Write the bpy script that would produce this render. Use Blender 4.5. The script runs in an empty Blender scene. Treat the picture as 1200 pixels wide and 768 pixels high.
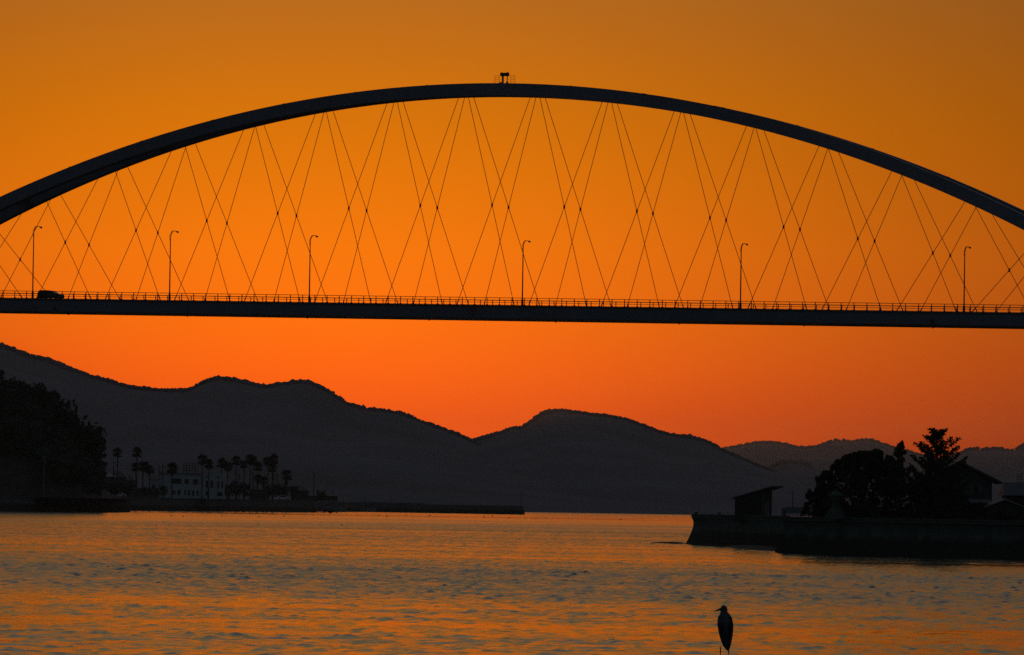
import bpy, math, random
import numpy as np
from mathutils import Matrix, Vector
R = math.radians
rng = np.random.default_rng(7); random.seed(7)
scene = bpy.context.scene
col = scene.collection

# ------------------------------------------------------------------ camera
F, ROLL, HY, H = 8000.0, 0.0158, 594.5, 3.0     # focal length in photo pixels, roll, horizon row, eye height above the sea
PIT = math.atan((HY - 384) / F)
CP, SP, CR, SR = math.cos(PIT), math.sin(PIT), math.cos(ROLL), math.sin(ROLL)
U = Vector((0, -SP, CP)); X = Vector((1, 0, 0))
cr = CR * X + SR * U; cu = -SR * X + CR * U; cb = cr.cross(cu)
cam = bpy.data.cameras.new('camera'); co = bpy.data.objects.new('camera', cam); col.objects.link(co)
m = Matrix((cr, cu, cb)).transposed().to_4x4(); m.translation = (0, 0, H); co.matrix_world = m
cam.sensor_width = 36; cam.lens = F / 1200 * 36; cam.clip_start = 1; cam.clip_end = 40000
scene.camera = co

def L(px, py, d):
    """real point seen at a photo pixel, d metres out"""
    dx, dy = px - 600, 384 - py
    u = (CR * dx - SR * dy) / F; v = (SR * dx + CR * dy) / F
    y = CP - v * SP
    return Vector((u / y * d, d, (SP + v * CP) / y * d + H))
def gx(px, d): return L(px, HY, d).x
def proj(p):
    x, y, z = p[0], p[1], p[2] - H
    cy = y * CP + z * SP; c_ = -y * SP + z * CP
    u = F * x / cy; v = F * c_ / cy
    return 600 + CR * u + SR * v, 384 - (-SR * u + CR * v)

# ------------------------------------------------------------------ light and air
HAZE, HTOP, HEND = 4.4e-5, 160.0, 12600.0
SUN_AZ, SUN_EL = R(-1.65), R(0.35)              # the sun has just gone behind the hills
scene.view_settings.view_transform = 'Standard'; scene.view_settings.look = 'None'
scene.cycles.use_denoising = False; scene.cycles.use_adaptive_sampling = False
scene.view_settings.exposure = 0; scene.view_settings.gamma = 1
w = bpy.data.worlds.new('World'); scene.world = w; w.use_nodes = True
nt = w.node_tree; N = nt.nodes; LK = nt.links; N.clear()
def mth(op, a, b=None, c=None):
    n = N.new('ShaderNodeMath'); n.operation = op
    for i, q in enumerate((a, b, c)):
        if q is None: continue
        if isinstance(q, (int, float)): n.inputs[i].default_value = q
        else: LK.new(q, n.inputs[i])
    return n.outputs[0]
tc = N.new('ShaderNodeTexCoord'); sx = N.new('ShaderNodeSeparateXYZ'); LK.new(tc.outputs['Generated'], sx.inputs[0])
elev = mth('MULTIPLY', mth('ARCSINE', sx.outputs[2]), 180 / math.pi)
ep = mth('MAXIMUM', elev, 0.0)
azi = mth('SUBTRACT', mth('MULTIPLY', mth('ARCTAN2', sx.outputs[0], sx.outputs[1]), 180 / math.pi), -1.65)
wid = mth('MULTIPLY_ADD', ep, 0.83, 4.0)
q_ = mth('DIVIDE', azi, wid)
lor = mth('DIVIDE', 1.0, mth('MULTIPLY_ADD', q_, q_, 1.0))
# colour of the afterglow against elevation (degrees), straight above the sun
GE = [0, .6, .95, 1.3, 2.1, 2.92, 3.8, 4.25, 6, 9, 14, 20, 30]
GR = [.75, .81, .89, .98, .93, .745, .565, .465, .19, .060, .024, .014, .006]
GG = [.058, .080, .098, .135, .182, .178, .150, .133, .104, .056, .031, .019, .008]
GB = [0, 0, 0, 0, 0, .0, .001, .004, .005, .008, .012, .012, .008]
def smooth_interp(x, xs, ys):
    xs = np.array(xs); ys = np.array(ys); h = np.diff(xs); d = np.diff(ys) / h
    mm = np.zeros(len(xs)); mm[1:-1] = np.where(d[:-1] * d[1:] > 0, 2 * d[:-1] * d[1:] / (d[:-1] + d[1:] + 1e-12), 0)
    i = np.clip(np.searchsorted(xs, x) - 1, 0, len(h) - 1); t = (x - xs[i]) / h[i]
    return ys[i]*(1+2*t)*(1-t)**2 + h[i]*mm[i]*t*(1-t)**2 + ys[i+1]*t*t*(3-2*t) - h[i]*mm[i+1]*t*t*(1-t)
ramp = N.new('ShaderNodeValToRGB'); cramp = ramp.color_ramp
NS = 31
for k in range(NS):
    t = k / (NS - 1); e = 30 * t * t
    path = min(HEND, (HTOP - H) / math.tan(R(max(e, .05))))
    T = math.exp(-HAZE * path)
    c = [float(smooth_interp(np.array([e]), GE, g)[0]) / T * 0.42 for g in (GR, GG, GB)]
    el = cramp.elements[0] if k == 0 else (cramp.elements[-1] if k == NS - 1 else cramp.elements.new(t))
    el.position = t; el.color = (c[0], c[1], c[2], 1)
cramp.interpolation = 'LINEAR'
LK.new(mth('SQRT', mth('DIVIDE', ep, 30.0)), ramp.inputs[0])
glow = N.new('ShaderNodeVectorMath'); glow.operation = 'SCALE'; LK.new(ramp.outputs[0], glow.inputs[0]); LK.new(lor, glow.inputs['Scale'])
bg2 = N.new('ShaderNodeBackground'); bg2.inputs[1].default_value = 1 / 0.42; LK.new(glow.outputs[0], bg2.inputs[0])
sky = N.new('ShaderNodeTexSky'); sky.sky_type = 'NISHITA'; sky.sun_disc = False
sky.sun_elevation = SUN_EL; sky.sun_rotation = SUN_AZ; sky.altitude = 0; sky.dust_density = 2; sky.ozone_density = 2.5
hsv = N.new('ShaderNodeHueSaturation'); hsv.inputs['Saturation'].default_value = 0.55; LK.new(sky.outputs[0], hsv.inputs['Color'])
# the blue dusk takes over from the afterglow away from the sunset
far_e = N.new('ShaderNodeMapRange'); far_e.interpolation_type = 'SMOOTHSTEP'; LK.new(ep, far_e.inputs[0]); far_e.inputs[1].default_value = 3; far_e.inputs[2].default_value = 16
far_a = N.new('ShaderNodeMapRange'); far_a.interpolation_type = 'SMOOTHSTEP'; LK.new(mth('ABSOLUTE', azi), far_a.inputs[0]); far_a.inputs[1].default_value = 9; far_a.inputs[2].default_value = 60
mask = mth('MAXIMUM', far_e.outputs[0], far_a.outputs[0])
dusk = N.new('ShaderNodeVectorMath'); dusk.operation = 'SCALE'; LK.new(hsv.outputs[0], dusk.inputs[0]); LK.new(mask, dusk.inputs['Scale'])
bg1 = N.new('ShaderNodeBackground'); bg1.inputs[1].default_value = 0.115; LK.new(dusk.outputs[0], bg1.inputs[0])
add = N.new('ShaderNodeAddShader'); LK.new(bg1.outputs[0], add.inputs[0]); LK.new(bg2.outputs[0], add.inputs[1])
wo = N.new('ShaderNodeOutputWorld'); LK.new(add.outputs[0], wo.inputs[0])

sun = bpy.data.lights.new('sun', 'SUN'); sun.energy = 0.5; sun.angle = R(0.5); sun.color = (1, .45, .14)
so = bpy.data.objects.new('sun', sun); col.objects.link(so)
sd = Vector((math.sin(SUN_AZ) * math.cos(SUN_EL), math.cos(SUN_AZ) * math.cos(SUN_EL), math.sin(SUN_EL)))
so.rotation_euler = (-sd).to_track_quat('-Z', 'Y').to_euler(); so.location = (0, -50, 100)

# ------------------------------------------------------------------ helpers
class MB:
    def __init__(s): s.v = []; s.f = []
    def add(s, vs, fs):
        o = len(s.v); s.v.extend([tuple(p) for p in vs]); s.f.extend([tuple(i + o for i in f) for f in fs]); return s
    def box(s, c, d, rz=0):
        x, y, z = d[0] / 2, d[1] / 2, d[2] / 2; ca, sa = math.cos(rz), math.sin(rz)
        vs = [(c[0] + a * x * ca - b * y * sa, c[1] + a * x * sa + b * y * ca, c[2] + e * z) for e in (-1, 1) for a, b in ((-1, -1), (1, -1), (1, 1), (-1, 1))]
        return s.add(vs, [(3, 2, 1, 0), (4, 5, 6, 7), (0, 1, 5, 4), (1, 2, 6, 5), (2, 3, 7, 6), (3, 0, 4, 7)])
    def tube(s, pts, rad, n=6, cap=True):
        pts = [Vector(p) for p in pts]; rad = [rad] * len(pts) if isinstance(rad, (int, float)) else rad
        vs = []; fs = []
        for i, p in enumerate(pts):
            t = (pts[min(i + 1, len(pts) - 1)] - pts[max(i - 1, 0)]).normalized()
            a = t.cross(Vector((0, 0, 1)));  a = a.normalized() if a.length > 1e-3 else Vector((1, 0, 0))
            b = t.cross(a).normalized()
            for k in range(n):
                g = 2 * math.pi * k / n; vs.append(p + (a * math.cos(g) + b * math.sin(g)) * rad[i])
        for i in range(len(pts) - 1):
            for k in range(n):
                k2 = (k + 1) % n; fs.append((i * n + k, i * n + k2, (i + 1) * n + k2, (i + 1) * n + k))
        if cap: fs.append(tuple(range(n))[::-1]); fs.append(tuple((len(pts) - 1) * n + k for k in range(n)))
        return s.add(vs, fs)
    def prism(s, poly, y0, y1):
        """outline in x,z pushed along y"""
        n = len(poly); vs = [(x, y0, z) for x, z in poly] + [(x, y1, z) for x, z in poly]
        return s.add(vs, [tuple(range(n)), tuple(range(n, 2 * n))[::-1]] + [(k, n + k, n + (k + 1) % n, (k + 1) % n) for k in range(n)])
    def rings(s, rings, n=16):
        """stack of (z, cx, cy, rx, ry)"""
        vs = []; fs = []
        for z, cx, cy, rx, ry in rings:
            for k in range(n):
                g = 2 * math.pi * k / n; vs.append((cx + rx * math.cos(g), cy + ry * math.sin(g), z))
        for i in range(len(rings) - 1):
            for k in range(n):
                k2 = (k + 1) % n; fs.append((i * n + k, i * n + k2, (i + 1) * n + k2, (i + 1) * n + k))
        fs.append(tuple(range(n))[::-1]); fs.append(tuple((len(rings) - 1) * n + k for k in range(n)))
        return s.add(vs, fs)
    def blob(s, c, r, jit=.25, squash=1.0):
        vs = [(c[0] + q[0] * r * g, c[1] + q[1] * r * g, c[2] + q[2] * r * g * squash) for q, g in zip(ICO_V, rng.uniform(1 - jit, 1 + jit, len(ICO_V)))]
        return s.add(vs, ICO_F)
    def leaves(s, P, size, flat=0.0):
        P = np.asarray(P); n = len(P)
        a = rng.normal(size=(n, 3)); a[:, 2] *= (1 - flat); a /= np.linalg.norm(a, axis=1)[:, None]
        b = rng.normal(size=(n, 3)); b[:, 2] *= (1 - flat); b -= (a * b).sum(1)[:, None] * a; b /= np.linalg.norm(b, axis=1)[:, None] + 1e-9
        sz = size * rng.uniform(.55, 1.35, n)[:, None]
        A = a * sz; B = b * sz * .5
        V = np.stack([P - A, P + B * .9, P + A, P - B], 1).reshape(-1, 3)
        o = len(s.v); s.v.extend(map(tuple, V.tolist())); s.f.extend([(o + 4 * i, o + 4 * i + 1, o + 4 * i + 2, o + 4 * i + 3) for i in range(n)])
        return s
    def mesh(s, name, mat, smooth=False):
        me = bpy.data.meshes.new(name); me.from_pydata(s.v, [], s.f); me.materials.append(mat)
        if smooth: me.polygons.foreach_set('use_smooth', [True] * len(me.polygons))
        me.update(); return me
    def build(s, name, mat, parent=None, smooth=False, loc=None):
        return link(name, s.mesh(name, mat, smooth), parent, loc)
phi = (1 + 5 ** .5) / 2
ICO_V = [tuple(np.array(v) / math.hypot(1, phi)) for v in ((-1, phi, 0), (1, phi, 0), (-1, -phi, 0), (1, -phi, 0), (0, -1, phi), (0, 1, phi), (0, -1, -phi), (0, 1, -phi), (phi, 0, -1), (phi, 0, 1), (-phi, 0, -1), (-phi, 0, 1))]
ICO_F = [(0, 11, 5), (0, 5, 1), (0, 1, 7), (0, 7, 10), (0, 10, 11), (1, 5, 9), (5, 11, 4), (11, 10, 2), (10, 7, 6), (7, 1, 8), (3, 9, 4), (3, 4, 2), (3, 2, 6), (3, 6, 8), (3, 8, 9), (4, 9, 5), (2, 4, 11), (6, 2, 10), (8, 6, 7), (9, 8, 1)]
def link(name, me, parent=None, loc=None, rz=0):
    o = bpy.data.objects.new(name, me); col.objects.link(o)
    if parent: o.parent = parent
    if loc is not None: o.location = loc
    if rz: o.rotation_euler.z = rz
    return o
def tag(o, label, cat, group=None, kind=None):
    if label: o['label'] = label
    if cat: o['category'] = cat
    if group: o['group'] = group
    if kind: o['kind'] = kind
    return o
def thing(name, label, cat, loc, rz=0, group=None): return tag(link(name, None, None, loc, rz), label, cat, group)
def copy_tree(o, parent=None):
    c = o.copy(); col.objects.link(c); c.parent = parent
    for ch in list(o.children): copy_tree(ch, c)
    return c

def M(name, base, rough=.7, var=.25, scale=3.0, bump=0.0, metal=0.0, wet=None, spec=.35):
    mt = bpy.data.materials.new(name); mt.use_nodes = True; t = mt.node_tree; b = t.nodes['Principled BSDF']
    b.inputs['Roughness'].default_value = rough; b.inputs['Metallic'].default_value = metal; b.inputs['Specular IOR Level'].default_value = spec
    tcn = t.nodes.new('ShaderNodeTexCoord'); nz = t.nodes.new('ShaderNodeTexNoise'); nz.inputs['Scale'].default_value = scale; nz.inputs['Detail'].default_value = 5
    t.links.new(tcn.outputs['Object'], nz.inputs['Vector'])
    r = t.nodes.new('ShaderNodeValToRGB'); r.color_ramp.elements[0].position = .3; r.color_ramp.elements[1].position = .7
    r.color_ramp.elements[0].color = (*[c * (1 - var) for c in base], 1); r.color_ramp.elements[1].color = (*[min(1, c * (1 + var)) for c in base], 1)
    t.links.new(nz.outputs['Fac'], r.inputs[0]); out = r.outputs[0]
    if wet:                                       # weed and wet stain up to the tide mark, height in metres above the sea
        ge = t.nodes.new('ShaderNodeNewGeometry'); s = t.nodes.new('ShaderNodeSeparateXYZ'); t.links.new(ge.outputs['Position'], s.inputs[0])
        ad = t.nodes.new('ShaderNodeMath'); ad.operation = 'MULTIPLY_ADD'; t.links.new(nz.outputs['Fac'], ad.inputs[0]); ad.inputs[1].default_value = .9; t.links.new(s.outputs[2], ad.inputs[2])
        mr = t.nodes.new('ShaderNodeMapRange'); t.links.new(ad.outputs[0], mr.inputs[0]); mr.inputs[1].default_value = wet + .3; mr.inputs[2].default_value = wet + .75
        mx = t.nodes.new('ShaderNodeMix'); mx.data_type = 'RGBA'; t.links.new(mr.outputs[0], mx.inputs[0]); mx.inputs[6].default_value = (.018, .022, .014, 1); t.links.new(out, mx.inputs[7]); out = mx.outputs[2]
    t.links.new(out, b.inputs['Base Color'])
    if bump:
        bp = t.nodes.new('ShaderNodeBump'); bp.inputs['Strength'].default_value = bump; bp.inputs['Distance'].default_value = .1
        t.links.new(nz.outputs['Fac'], bp.inputs['Height']); t.links.new(bp.outputs[0], b.inputs['Normal'])
    return mt
STEEL = M('bridge_steel', (.13, .17, .22), .5, .12, .15)
STEEL_D = M('bridge_dark_shaded_steel', (.07, .075, .08), .6, .15, .4)  # darker steel; the shade on the kerb is put into its colour
RAIL = M('railing_steel', (.06, .06, .065), .5, .2, 2, metal=.3)
CABLE = M('hanger_cable', (.05, .045, .04), .55, .2, 1)
LAMPM = M('lamp_steel', (.05, .05, .05), .5, .2, 2, metal=.3)
REDM = M('mark_red', (.22, .03, .025), .6); GREENM = M('mark_green', (.01, .05, .03), .6); WHITEM = M('mark_white', (.12, .12, .12), .6)
ASPH = M('asphalt', (.05, .05, .05), .9, .2, 4)
CONC = M('seawall_concrete', (.075, .115, .095), .85, .3, .8, .4, wet=1.15)
CONC2 = M('quay_concrete', (.10, .11, .11), .85, .3, .5, .4, wet=1.7)
CONC3 = M('block_concrete', (.17, .18, .17), .85, .3, 1.5, .4)
STONE = M('lantern_stone', (.085, .12, .095), .9, .3, 3, .5)
ROCK = M('rock', (.06, .06, .055), .85, .4, 1.5, .8)
SOIL = M('shore_soil', (.06, .06, .05), .95, .4, .2, .3)
LEAF = M('leaf', (.035, .05, .022), .75, .4, .6); LEAF2 = M('conifer_needle', (.05, .05, .022), .75, .4, .8)
LEAFD = M('headland_leaf', (.018, .046, .026), .8, .45, .12)
PALMM = M('palm_frond', (.02, .03, .018), .7, .3, .8); BARK = M('bark', (.07, .055, .04), .9, .3, 4, .4)
FOREST = M('mountain_forest', (.115, .135, .178), .95, .3, .01); HILL = M('mountain_ground', (.108, .13, .178), .95, .35, .004)  # the blue of distant haze is mixed into both base colours
PLASTER = M('white_plaster', (.41, .52, .57), .8, .12, .3); GLASS = M('dark_glass', (.02, .025, .03), .15, .1, 1, spec=.5)
WOOD = M('weathered_wood', (.045, .045, .04), .85, .3, 2, .3); ROOFT = M('grey_roof_tile', (.09, .1, .11), .6, .25, 2, .3)
ROOFL = M('pale_metal_roof', (.26, .28, .29), .5, .15, 1); WALLH = M('house_wall', (.045, .066, .064), .8, .2, 1)
TIN = M('dark_tin_roof', (.07, .07, .075), .55, .25, 1.5); DOORM = M('door_paint', (.10, .11, .11), .6, .2, 2)
CARD = M('dark_car_paint', (.03, .032, .035), .3, .05, 1, spec=.5); CARW = M('white_car_paint', (.75, .75, .75), .3, .05, 1, spec=.5)
RUB = M('tyre_rubber', (.02, .02, .02), .9, .1, 3); BOATM = M('boat_hull', (.22, .25, .26), .5, .2, 1)
FLOATM = M('float_plastic', (.03, .025, .02), .6, .3, 4)
FEATH = M('heron_feather', (.10, .115, .125), .8, .25, 14, .3); FEATHD = M('heron_dark_feather', (.03, .033, .04), .8, .25, 14, .3)
BEAKM = M('beak_horn', (.16, .10, .03), .5, .2, 8); LEGM = M('heron_leg_skin', (.08, .06, .035), .7, .2, 10)
GULLM = M('gull_feather', (.06, .06, .06), .8, .2, 4)

def vnoise(x, y, seed=0):
    """smooth value noise on numpy arrays"""
    xi = np.floor(x).astype(np.int64); yi = np.floor(y).astype(np.int64); fx = x - xi; fy = y - yi
    fx = fx * fx * (3 - 2 * fx); fy = fy * fy * (3 - 2 * fy)
    def h(a, b):
        n = (a * 374761393 + b * 668265263 + seed * 974711) & 0x7fffffff
        n = ((n ^ (n >> 13)) * 1274126177) & 0x7fffffff
        return ((n ^ (n >> 16)) & 0xffff) / 65535.0
    return (h(xi, yi) * (1 - fx) + h(xi + 1, yi) * fx) * (1 - fy) + (h(xi, yi + 1) * (1 - fx) + h(xi + 1, yi + 1) * fx) * fy
def fbm(x, y, o=4, seed=0):
    a = .5; r = 0
    for k in range(o): r = r + a * vnoise(x * 2 ** k, y * 2 ** k, seed + k); a *= .5
    return r

# ------------------------------------------------------------------ water
def make_water():
    d0, d1, nr, nc = 116.0, 1350.0, 1720, 660
    dd = (d0 ** .35 + (d1 ** .35 - d0 ** .35) * np.arange(nr) / (nr - 1)) ** (1 / .35); dd = np.concatenate([dd, d1 * (3600 / d1) ** (np.arange(1, 161) / 160)]); nr = len(dd); tt = np.linspace(-1, 1, nc)
    D = np.repeat(dd[:, None], nc, 1); Xx = tt[None, :] * (D * .086 + 9)
    rs = np.repeat(np.gradient(dd)[:, None], nc, 1); cs = (D * .172 + 18) / nc
    # cat's paws: patches of ruffled water between slicks
    pat = fbm(Xx / 55 + 3.3, D / 95 + 1.7, 3, 11) - .44
    band = 1.3 * np.exp(-((D - 285) / 60) ** 2) + 1.25 * np.exp(-((D - 900) / 330) ** 2) - .55 * np.exp(-((D - 480) / 90) ** 2) - .75 * np.exp(-((np.log(D) - math.log(2150)) / .34) ** 2)
    strk = fbm(Xx / 160, np.log(D) * 26, 3, 31) - .44
    chop = np.clip(.58 + .36 * band + .9 * pat + .7 * strk, .10, 1.4)
    Z = np.zeros_like(D); ncomp = 46; S_ALL = .128
    grp = .30 + 1.5 * fbm(Xx / .34, D / 1.7, 3, 61)                # wave groups
    spk = .42 + 1.75 * np.clip((fbm(Xx / .30, D / .9, 3, 71) - .38) / .2, 0, 1.5) ** 1.2   # scattered steeper wavelets
    Zs = np.zeros_like(D)
    r2 = np.random.default_rng(3); kept = np.zeros_like(D)
    for k in range(ncomp):
        lam = .18 * (2.6 / .18) ** (k / (ncomp - 1)); kk = 2 * math.pi / lam
        th = math.pi / 2 + .30 + r2.normal() * (1.1 if lam < 1.2 else .85)
        ph = r2.uniform(0, 2 * math.pi)
        slope = S_ALL * math.sqrt(2 / ncomp)
        cut = np.clip((lam / (rs * abs(math.sin(th)) + cs * abs(math.cos(th)) * .5 + 1e-6) - 1.3) / 1.5, 0, 1)
        kept += cut ** 2 / ncomp
        wob = 2.6 * fbm(Xx / 3 + k * 9.1, D / 4, 2, 100 + k)
        q = cut * slope / kk * np.sin(kk * (Xx * math.cos(th) + D * math.sin(th)) + ph + wob)
        if .35 < lam < 1.3: Zs += q * 1.25
        else: Z += q
    Z = Z * chop * grp + Zs * chop * spk
    lost = np.sqrt(np.clip(1 - kept, 0, 1)) * S_ALL * chop * np.clip(grp, .5, 1.4)   # slope too fine for the mesh, left to the gloss
    rough = np.sqrt(.30 * lost + .0010)
    V = np.stack([Xx, D, Z], -1).reshape(-1, 3)
    i = np.arange(nr * nc).reshape(nr, nc)
    Q = np.stack([i[:-1, :-1], i[:-1, 1:], i[1:, 1:], i[1:, :-1]], -1).reshape(-1, 4)
    nb = len(V)
    V2 = np.array([(-5500, -560, -.17), (5500, -560, -.17), (5500, 12400, -.17), (-5500, 12400, -.17)], float)
    V = np.concatenate([V, V2]); Q = np.concatenate([Q, [[nb, nb + 1, nb + 2, nb + 3]]])
    me = bpy.data.meshes.new('water'); me.vertices.add(len(V)); me.vertices.foreach_set('co', V.ravel())
    me.loops.add(Q.size); me.loops.foreach_set('vertex_index', Q.ravel()); me.polygons.add(len(Q))
    me.polygons.foreach_set('loop_start', np.arange(len(Q)) * 4); me.polygons.foreach_set('loop_total', np.full(len(Q), 4))
    me.polygons.foreach_set('use_smooth', np.ones(len(Q), bool)); me.update(calc_edges=True)
    at = me.attributes.new('chop', 'FLOAT', 'POINT'); at.data.foreach_set('value', np.concatenate([(chop * grp).ravel(), np.full(4, .3)]))
    at = me.attributes.new('gloss', 'FLOAT', 'POINT'); at.data.foreach_set('value', np.concatenate([rough.ravel(), np.full(4, .2)]))
    mt = bpy.data.materials.new('sea_water'); mt.use_nodes = True; t = mt.node_tree; b = t.nodes['Principled BSDF']
    b.inputs['Base Color'].default_value = (.004, .010, .008, 1); b.inputs['IOR'].default_value = 1.333
    an = t.nodes.new('ShaderNodeAttribute'); an.attribute_name = 'chop'
    tcn = t.nodes.new('ShaderNodeTexCoord'); mp = t.nodes.new('ShaderNodeMapping'); mp.inputs['Scale'].default_value = (1.0, 1.3, 1); t.links.new(tcn.outputs['Object'], mp.inputs[0])
    n1 = t.nodes.new('ShaderNodeTexNoise'); n1.inputs['Scale'].default_value = 4.5; n1.inputs['Detail'].default_value = 4; n1.inputs['Distortion'].default_value = .4; t.links.new(mp.outputs[0], n1.inputs['Vector'])
    ms = t.nodes.new('ShaderNodeMath'); ms.operation = 'MULTIPLY'; t.links.new(an.outputs['Fac'], ms.inputs[0]); ms.inputs[1].default_value = .38
    bp = t.nodes.new('ShaderNodeBump'); bp.inputs['Distance'].default_value = .035; t.links.new(ms.outputs[0], bp.inputs['Strength']); t.links.new(n1.outputs['Fac'], bp.inputs['Height']); t.links.new(bp.outputs[0], b.inputs['Normal'])
    rr = t.nodes.new('ShaderNodeAttribute'); rr.attribute_name = 'gloss'; t.links.new(rr.outputs['Fac'], b.inputs['Roughness'])
    me.materials.append(mt)
    o = link('water', me); o['kind'] = 'structure'
make_water()

# ------------------------------------------------------------------ mountains
def ridge(name, pts, d, front, back, seed, clump, ncl, wob, flabel, pmax=9999):
    P = [L(x, y, d) for x, y in pts]; xs = np.array([p.x for p in P]); zs = np.array([p.z for p in P])
    nx, ny = 420, 30
    gxs = np.linspace(xs[0], xs[-1], nx); zc = np.interp(gxs, xs, zs)
    k = np.array([1, 2, 3, 2, 1.]); zc = np.convolve(np.pad(zc, 2, 'edge'), k / k.sum(), 'valid')
    zc = zc - clump * .35
    V = []; 
    for j in range(ny):
        t = j / (ny - 1)
        if t <= .62: a = t / .62; y = d - front * (1 - a); pr = a ** .85; dep = (1 - a)
        else: a = (t - .62) / .38; y = d + back * a; pr = (1 - a) ** .9; dep = a
        spur = fbm(gxs / 190 + seed, np.full(nx, y / 420.), 4, seed) - .47
        z = zc * pr * (1 + .9 * spur * min(1, dep * 2.5) * (1 - .55 * dep)) - 1.2 * (dep > .985)
        if t <= .62: z = np.minimum(z, (zc - H) * (y / d) * .985 + H) if dep > .02 else z
        yy = y + wob * 6 * (fbm(gxs / 260, np.full(nx, 3.), 3, seed + 5) - .47) * (1 if 0 < dep < .99 else .3)
        V.append(np.stack([gxs, yy, z], 1))
    V = np.array(V); ic = int(round(.62 * (ny - 1)))
    i = np.arange(nx * ny).reshape(ny, nx)
    mb = MB(); mb.v = list(map(tuple, V.reshape(-1, 3).tolist())); mb.f = [tuple(q) for q in np.stack([i[:-1, :-1], i[:-1, 1:], i[1:, 1:], i[1:, :-1]], -1).reshape(-1, 4).tolist()]
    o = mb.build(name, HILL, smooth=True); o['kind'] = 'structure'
    fb = MB(); x0, x1 = xs[0], min(xs[-1], gx(pmax, d))
    yc = V[ic, :, 1]; dens = fbm(gxs / 35, gxs * 0, 3, seed + 9)
    for q in range(ncl):
        x = rng.uniform(x0, x1); big = np.interp(x, gxs, dens)
        r = clump * rng.uniform(.35, .85) * (.35 + 1.3 * big)
        fb.blob((x, np.interp(x, gxs, yc) + rng.uniform(-9, 6), np.interp(x, xs, zs) - rng.uniform(.2, 1.1) * r * .55), r, .3, rng.uniform(.75, 1.2))
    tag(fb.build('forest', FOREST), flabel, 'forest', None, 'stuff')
ridge('mountain', [(-900, 470), (-500, 430), (-250, 400), (-120, 396), (0, 404), (36, 417), (61, 423.5), (85, 433), (110, 441), (138, 449), (157, 454), (175, 456), (200, 457.5), (223, 458), (237, 449), (246, 445.5), (254, 443.5), (267, 444.5), (283, 447.5), (298, 451), (312, 454), (325, 451), (337, 449.5), (350, 447.5), (362, 448), (371, 452), (383, 458), (396, 466), (404, 472), (421, 477), (433, 480), (450, 481.5), (467, 483.5), (483, 489), (500, 496), (517, 502), (533, 508), (546, 513.5), (560, 520), (600, 536), (660, 556), (760, 585), (860, 602)],
      6800, 2300, 1000, 3, 4.2, 3600, 10, 'leafy tree line along the crest of the long twin-peaked mountain at left', 563)
ridge('mountain', [(330, 600), (400, 578), (460, 556), (520, 532), (552, 517.5), (562, 515), (583, 508.5), (600, 502.5), (612, 501), (625, 493), (637, 485.5), (650, 481), (660, 480.5), (671, 482), (700, 486), (717, 488), (733, 491.5), (750, 497.5), (767, 504), (783, 508.5), (804, 511.5), (825, 515.5), (837, 522), (847, 528), (867, 536), (883, 543), (900, 550), (930, 562), (970, 580), (1010, 602)],
      7200, 2200, 1100, 17, 4.2, 2600, 10, 'leafy tree line along the crest of the middle mountain above the open water', 905)
ridge('hill', [(840, 602), (870, 578), (888, 560), (900, 549.5), (908, 545), (917, 542), (929, 541), (942, 543.5), (950, 549), (962, 556), (985, 567), (1020, 584), (1060, 604)],
      8000, 1500, 700, 29, 5.0, 420, 6, 'leafy tree line on the small grey hill behind the shed')
ridge('mountain', [(700, 604), (760, 568), (800, 543), (830, 530), (846, 526), (867, 522), (887, 519), (904, 518), (921, 520.5), (932, 523.5), (942, 525), (958, 523), (971, 518.5), (983, 516), (996, 517.5), (1008, 515.5), (1021, 515.5), (1033, 519), (1046, 524), (1062, 528), (1080, 533), (1120, 548), (1180, 575), (1230, 606)],
      11300, 2500, 900, 41, 5.0, 900, 10, 'thin tree line along the crest of the farthest hazy mountain')
ridge('mountain', [(1010, 604), (1060, 566), (1095, 545), (1110, 537.5), (1122, 532), (1132, 527.5), (1143, 525.5), (1155, 526), (1171, 525), (1185, 527.5), (1192, 525), (1200, 520.5), (1240, 512), (1300, 508), (1380, 524), (1500, 560), (1600, 606)],
      9600, 2200, 1000, 53, 5.0, 900, 10, 'thin tree line along the crest of the grey mountain at the right edge')

# ------------------------------------------------------------------ bridge
TH, BY = 0.340163, 1040.82
def zdeck(s): return 30.571 - .0086774 * s + H
def harch(s): return 63.682 - 2.7552e-3 * (s + 3.967) ** 2 - 3.106e-9 * (s + 3.967) ** 4 + H
def Wd(h, s): return 12.1 - .3 * (h - zdeck(s))
def bpt(s, ww, z): return (s * math.cos(TH) + ww * math.sin(TH), BY - s * math.sin(TH) + ww * math.cos(TH), z)
def s_at(px, ww, dz=0):
    a, b = -140., 140.
    for _ in range(50):
        c = (a + b) / 2
        if proj(bpt(c, ww, zdeck(c) + dz))[0] < px: a = c
        else: b = c
    return (a + b) / 2
bridge = thing('arch_bridge', 'long blue-grey steel arch bridge with crossed hanger cables over the strait', 'bridge', (0, BY, 0), -TH)
def sweep(f, ss):
    """f(s) -> closed outline of points; joins the outlines along ss"""
    mb = MB(); n = len(f(ss[0])); vs = []; fs = []
    for s in ss: vs += f(s)
    for i in range(len(ss) - 1):
        for k in range(n): fs.append((i * n + k, i * n + (k + 1) % n, (i + 1) * n + (k + 1) % n, (i + 1) * n + k))
    fs.append(tuple(range(n))[::-1]); fs.append(tuple((len(ss) - 1) * n + k for k in range(n)))
    return mb.add(vs, fs)
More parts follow.
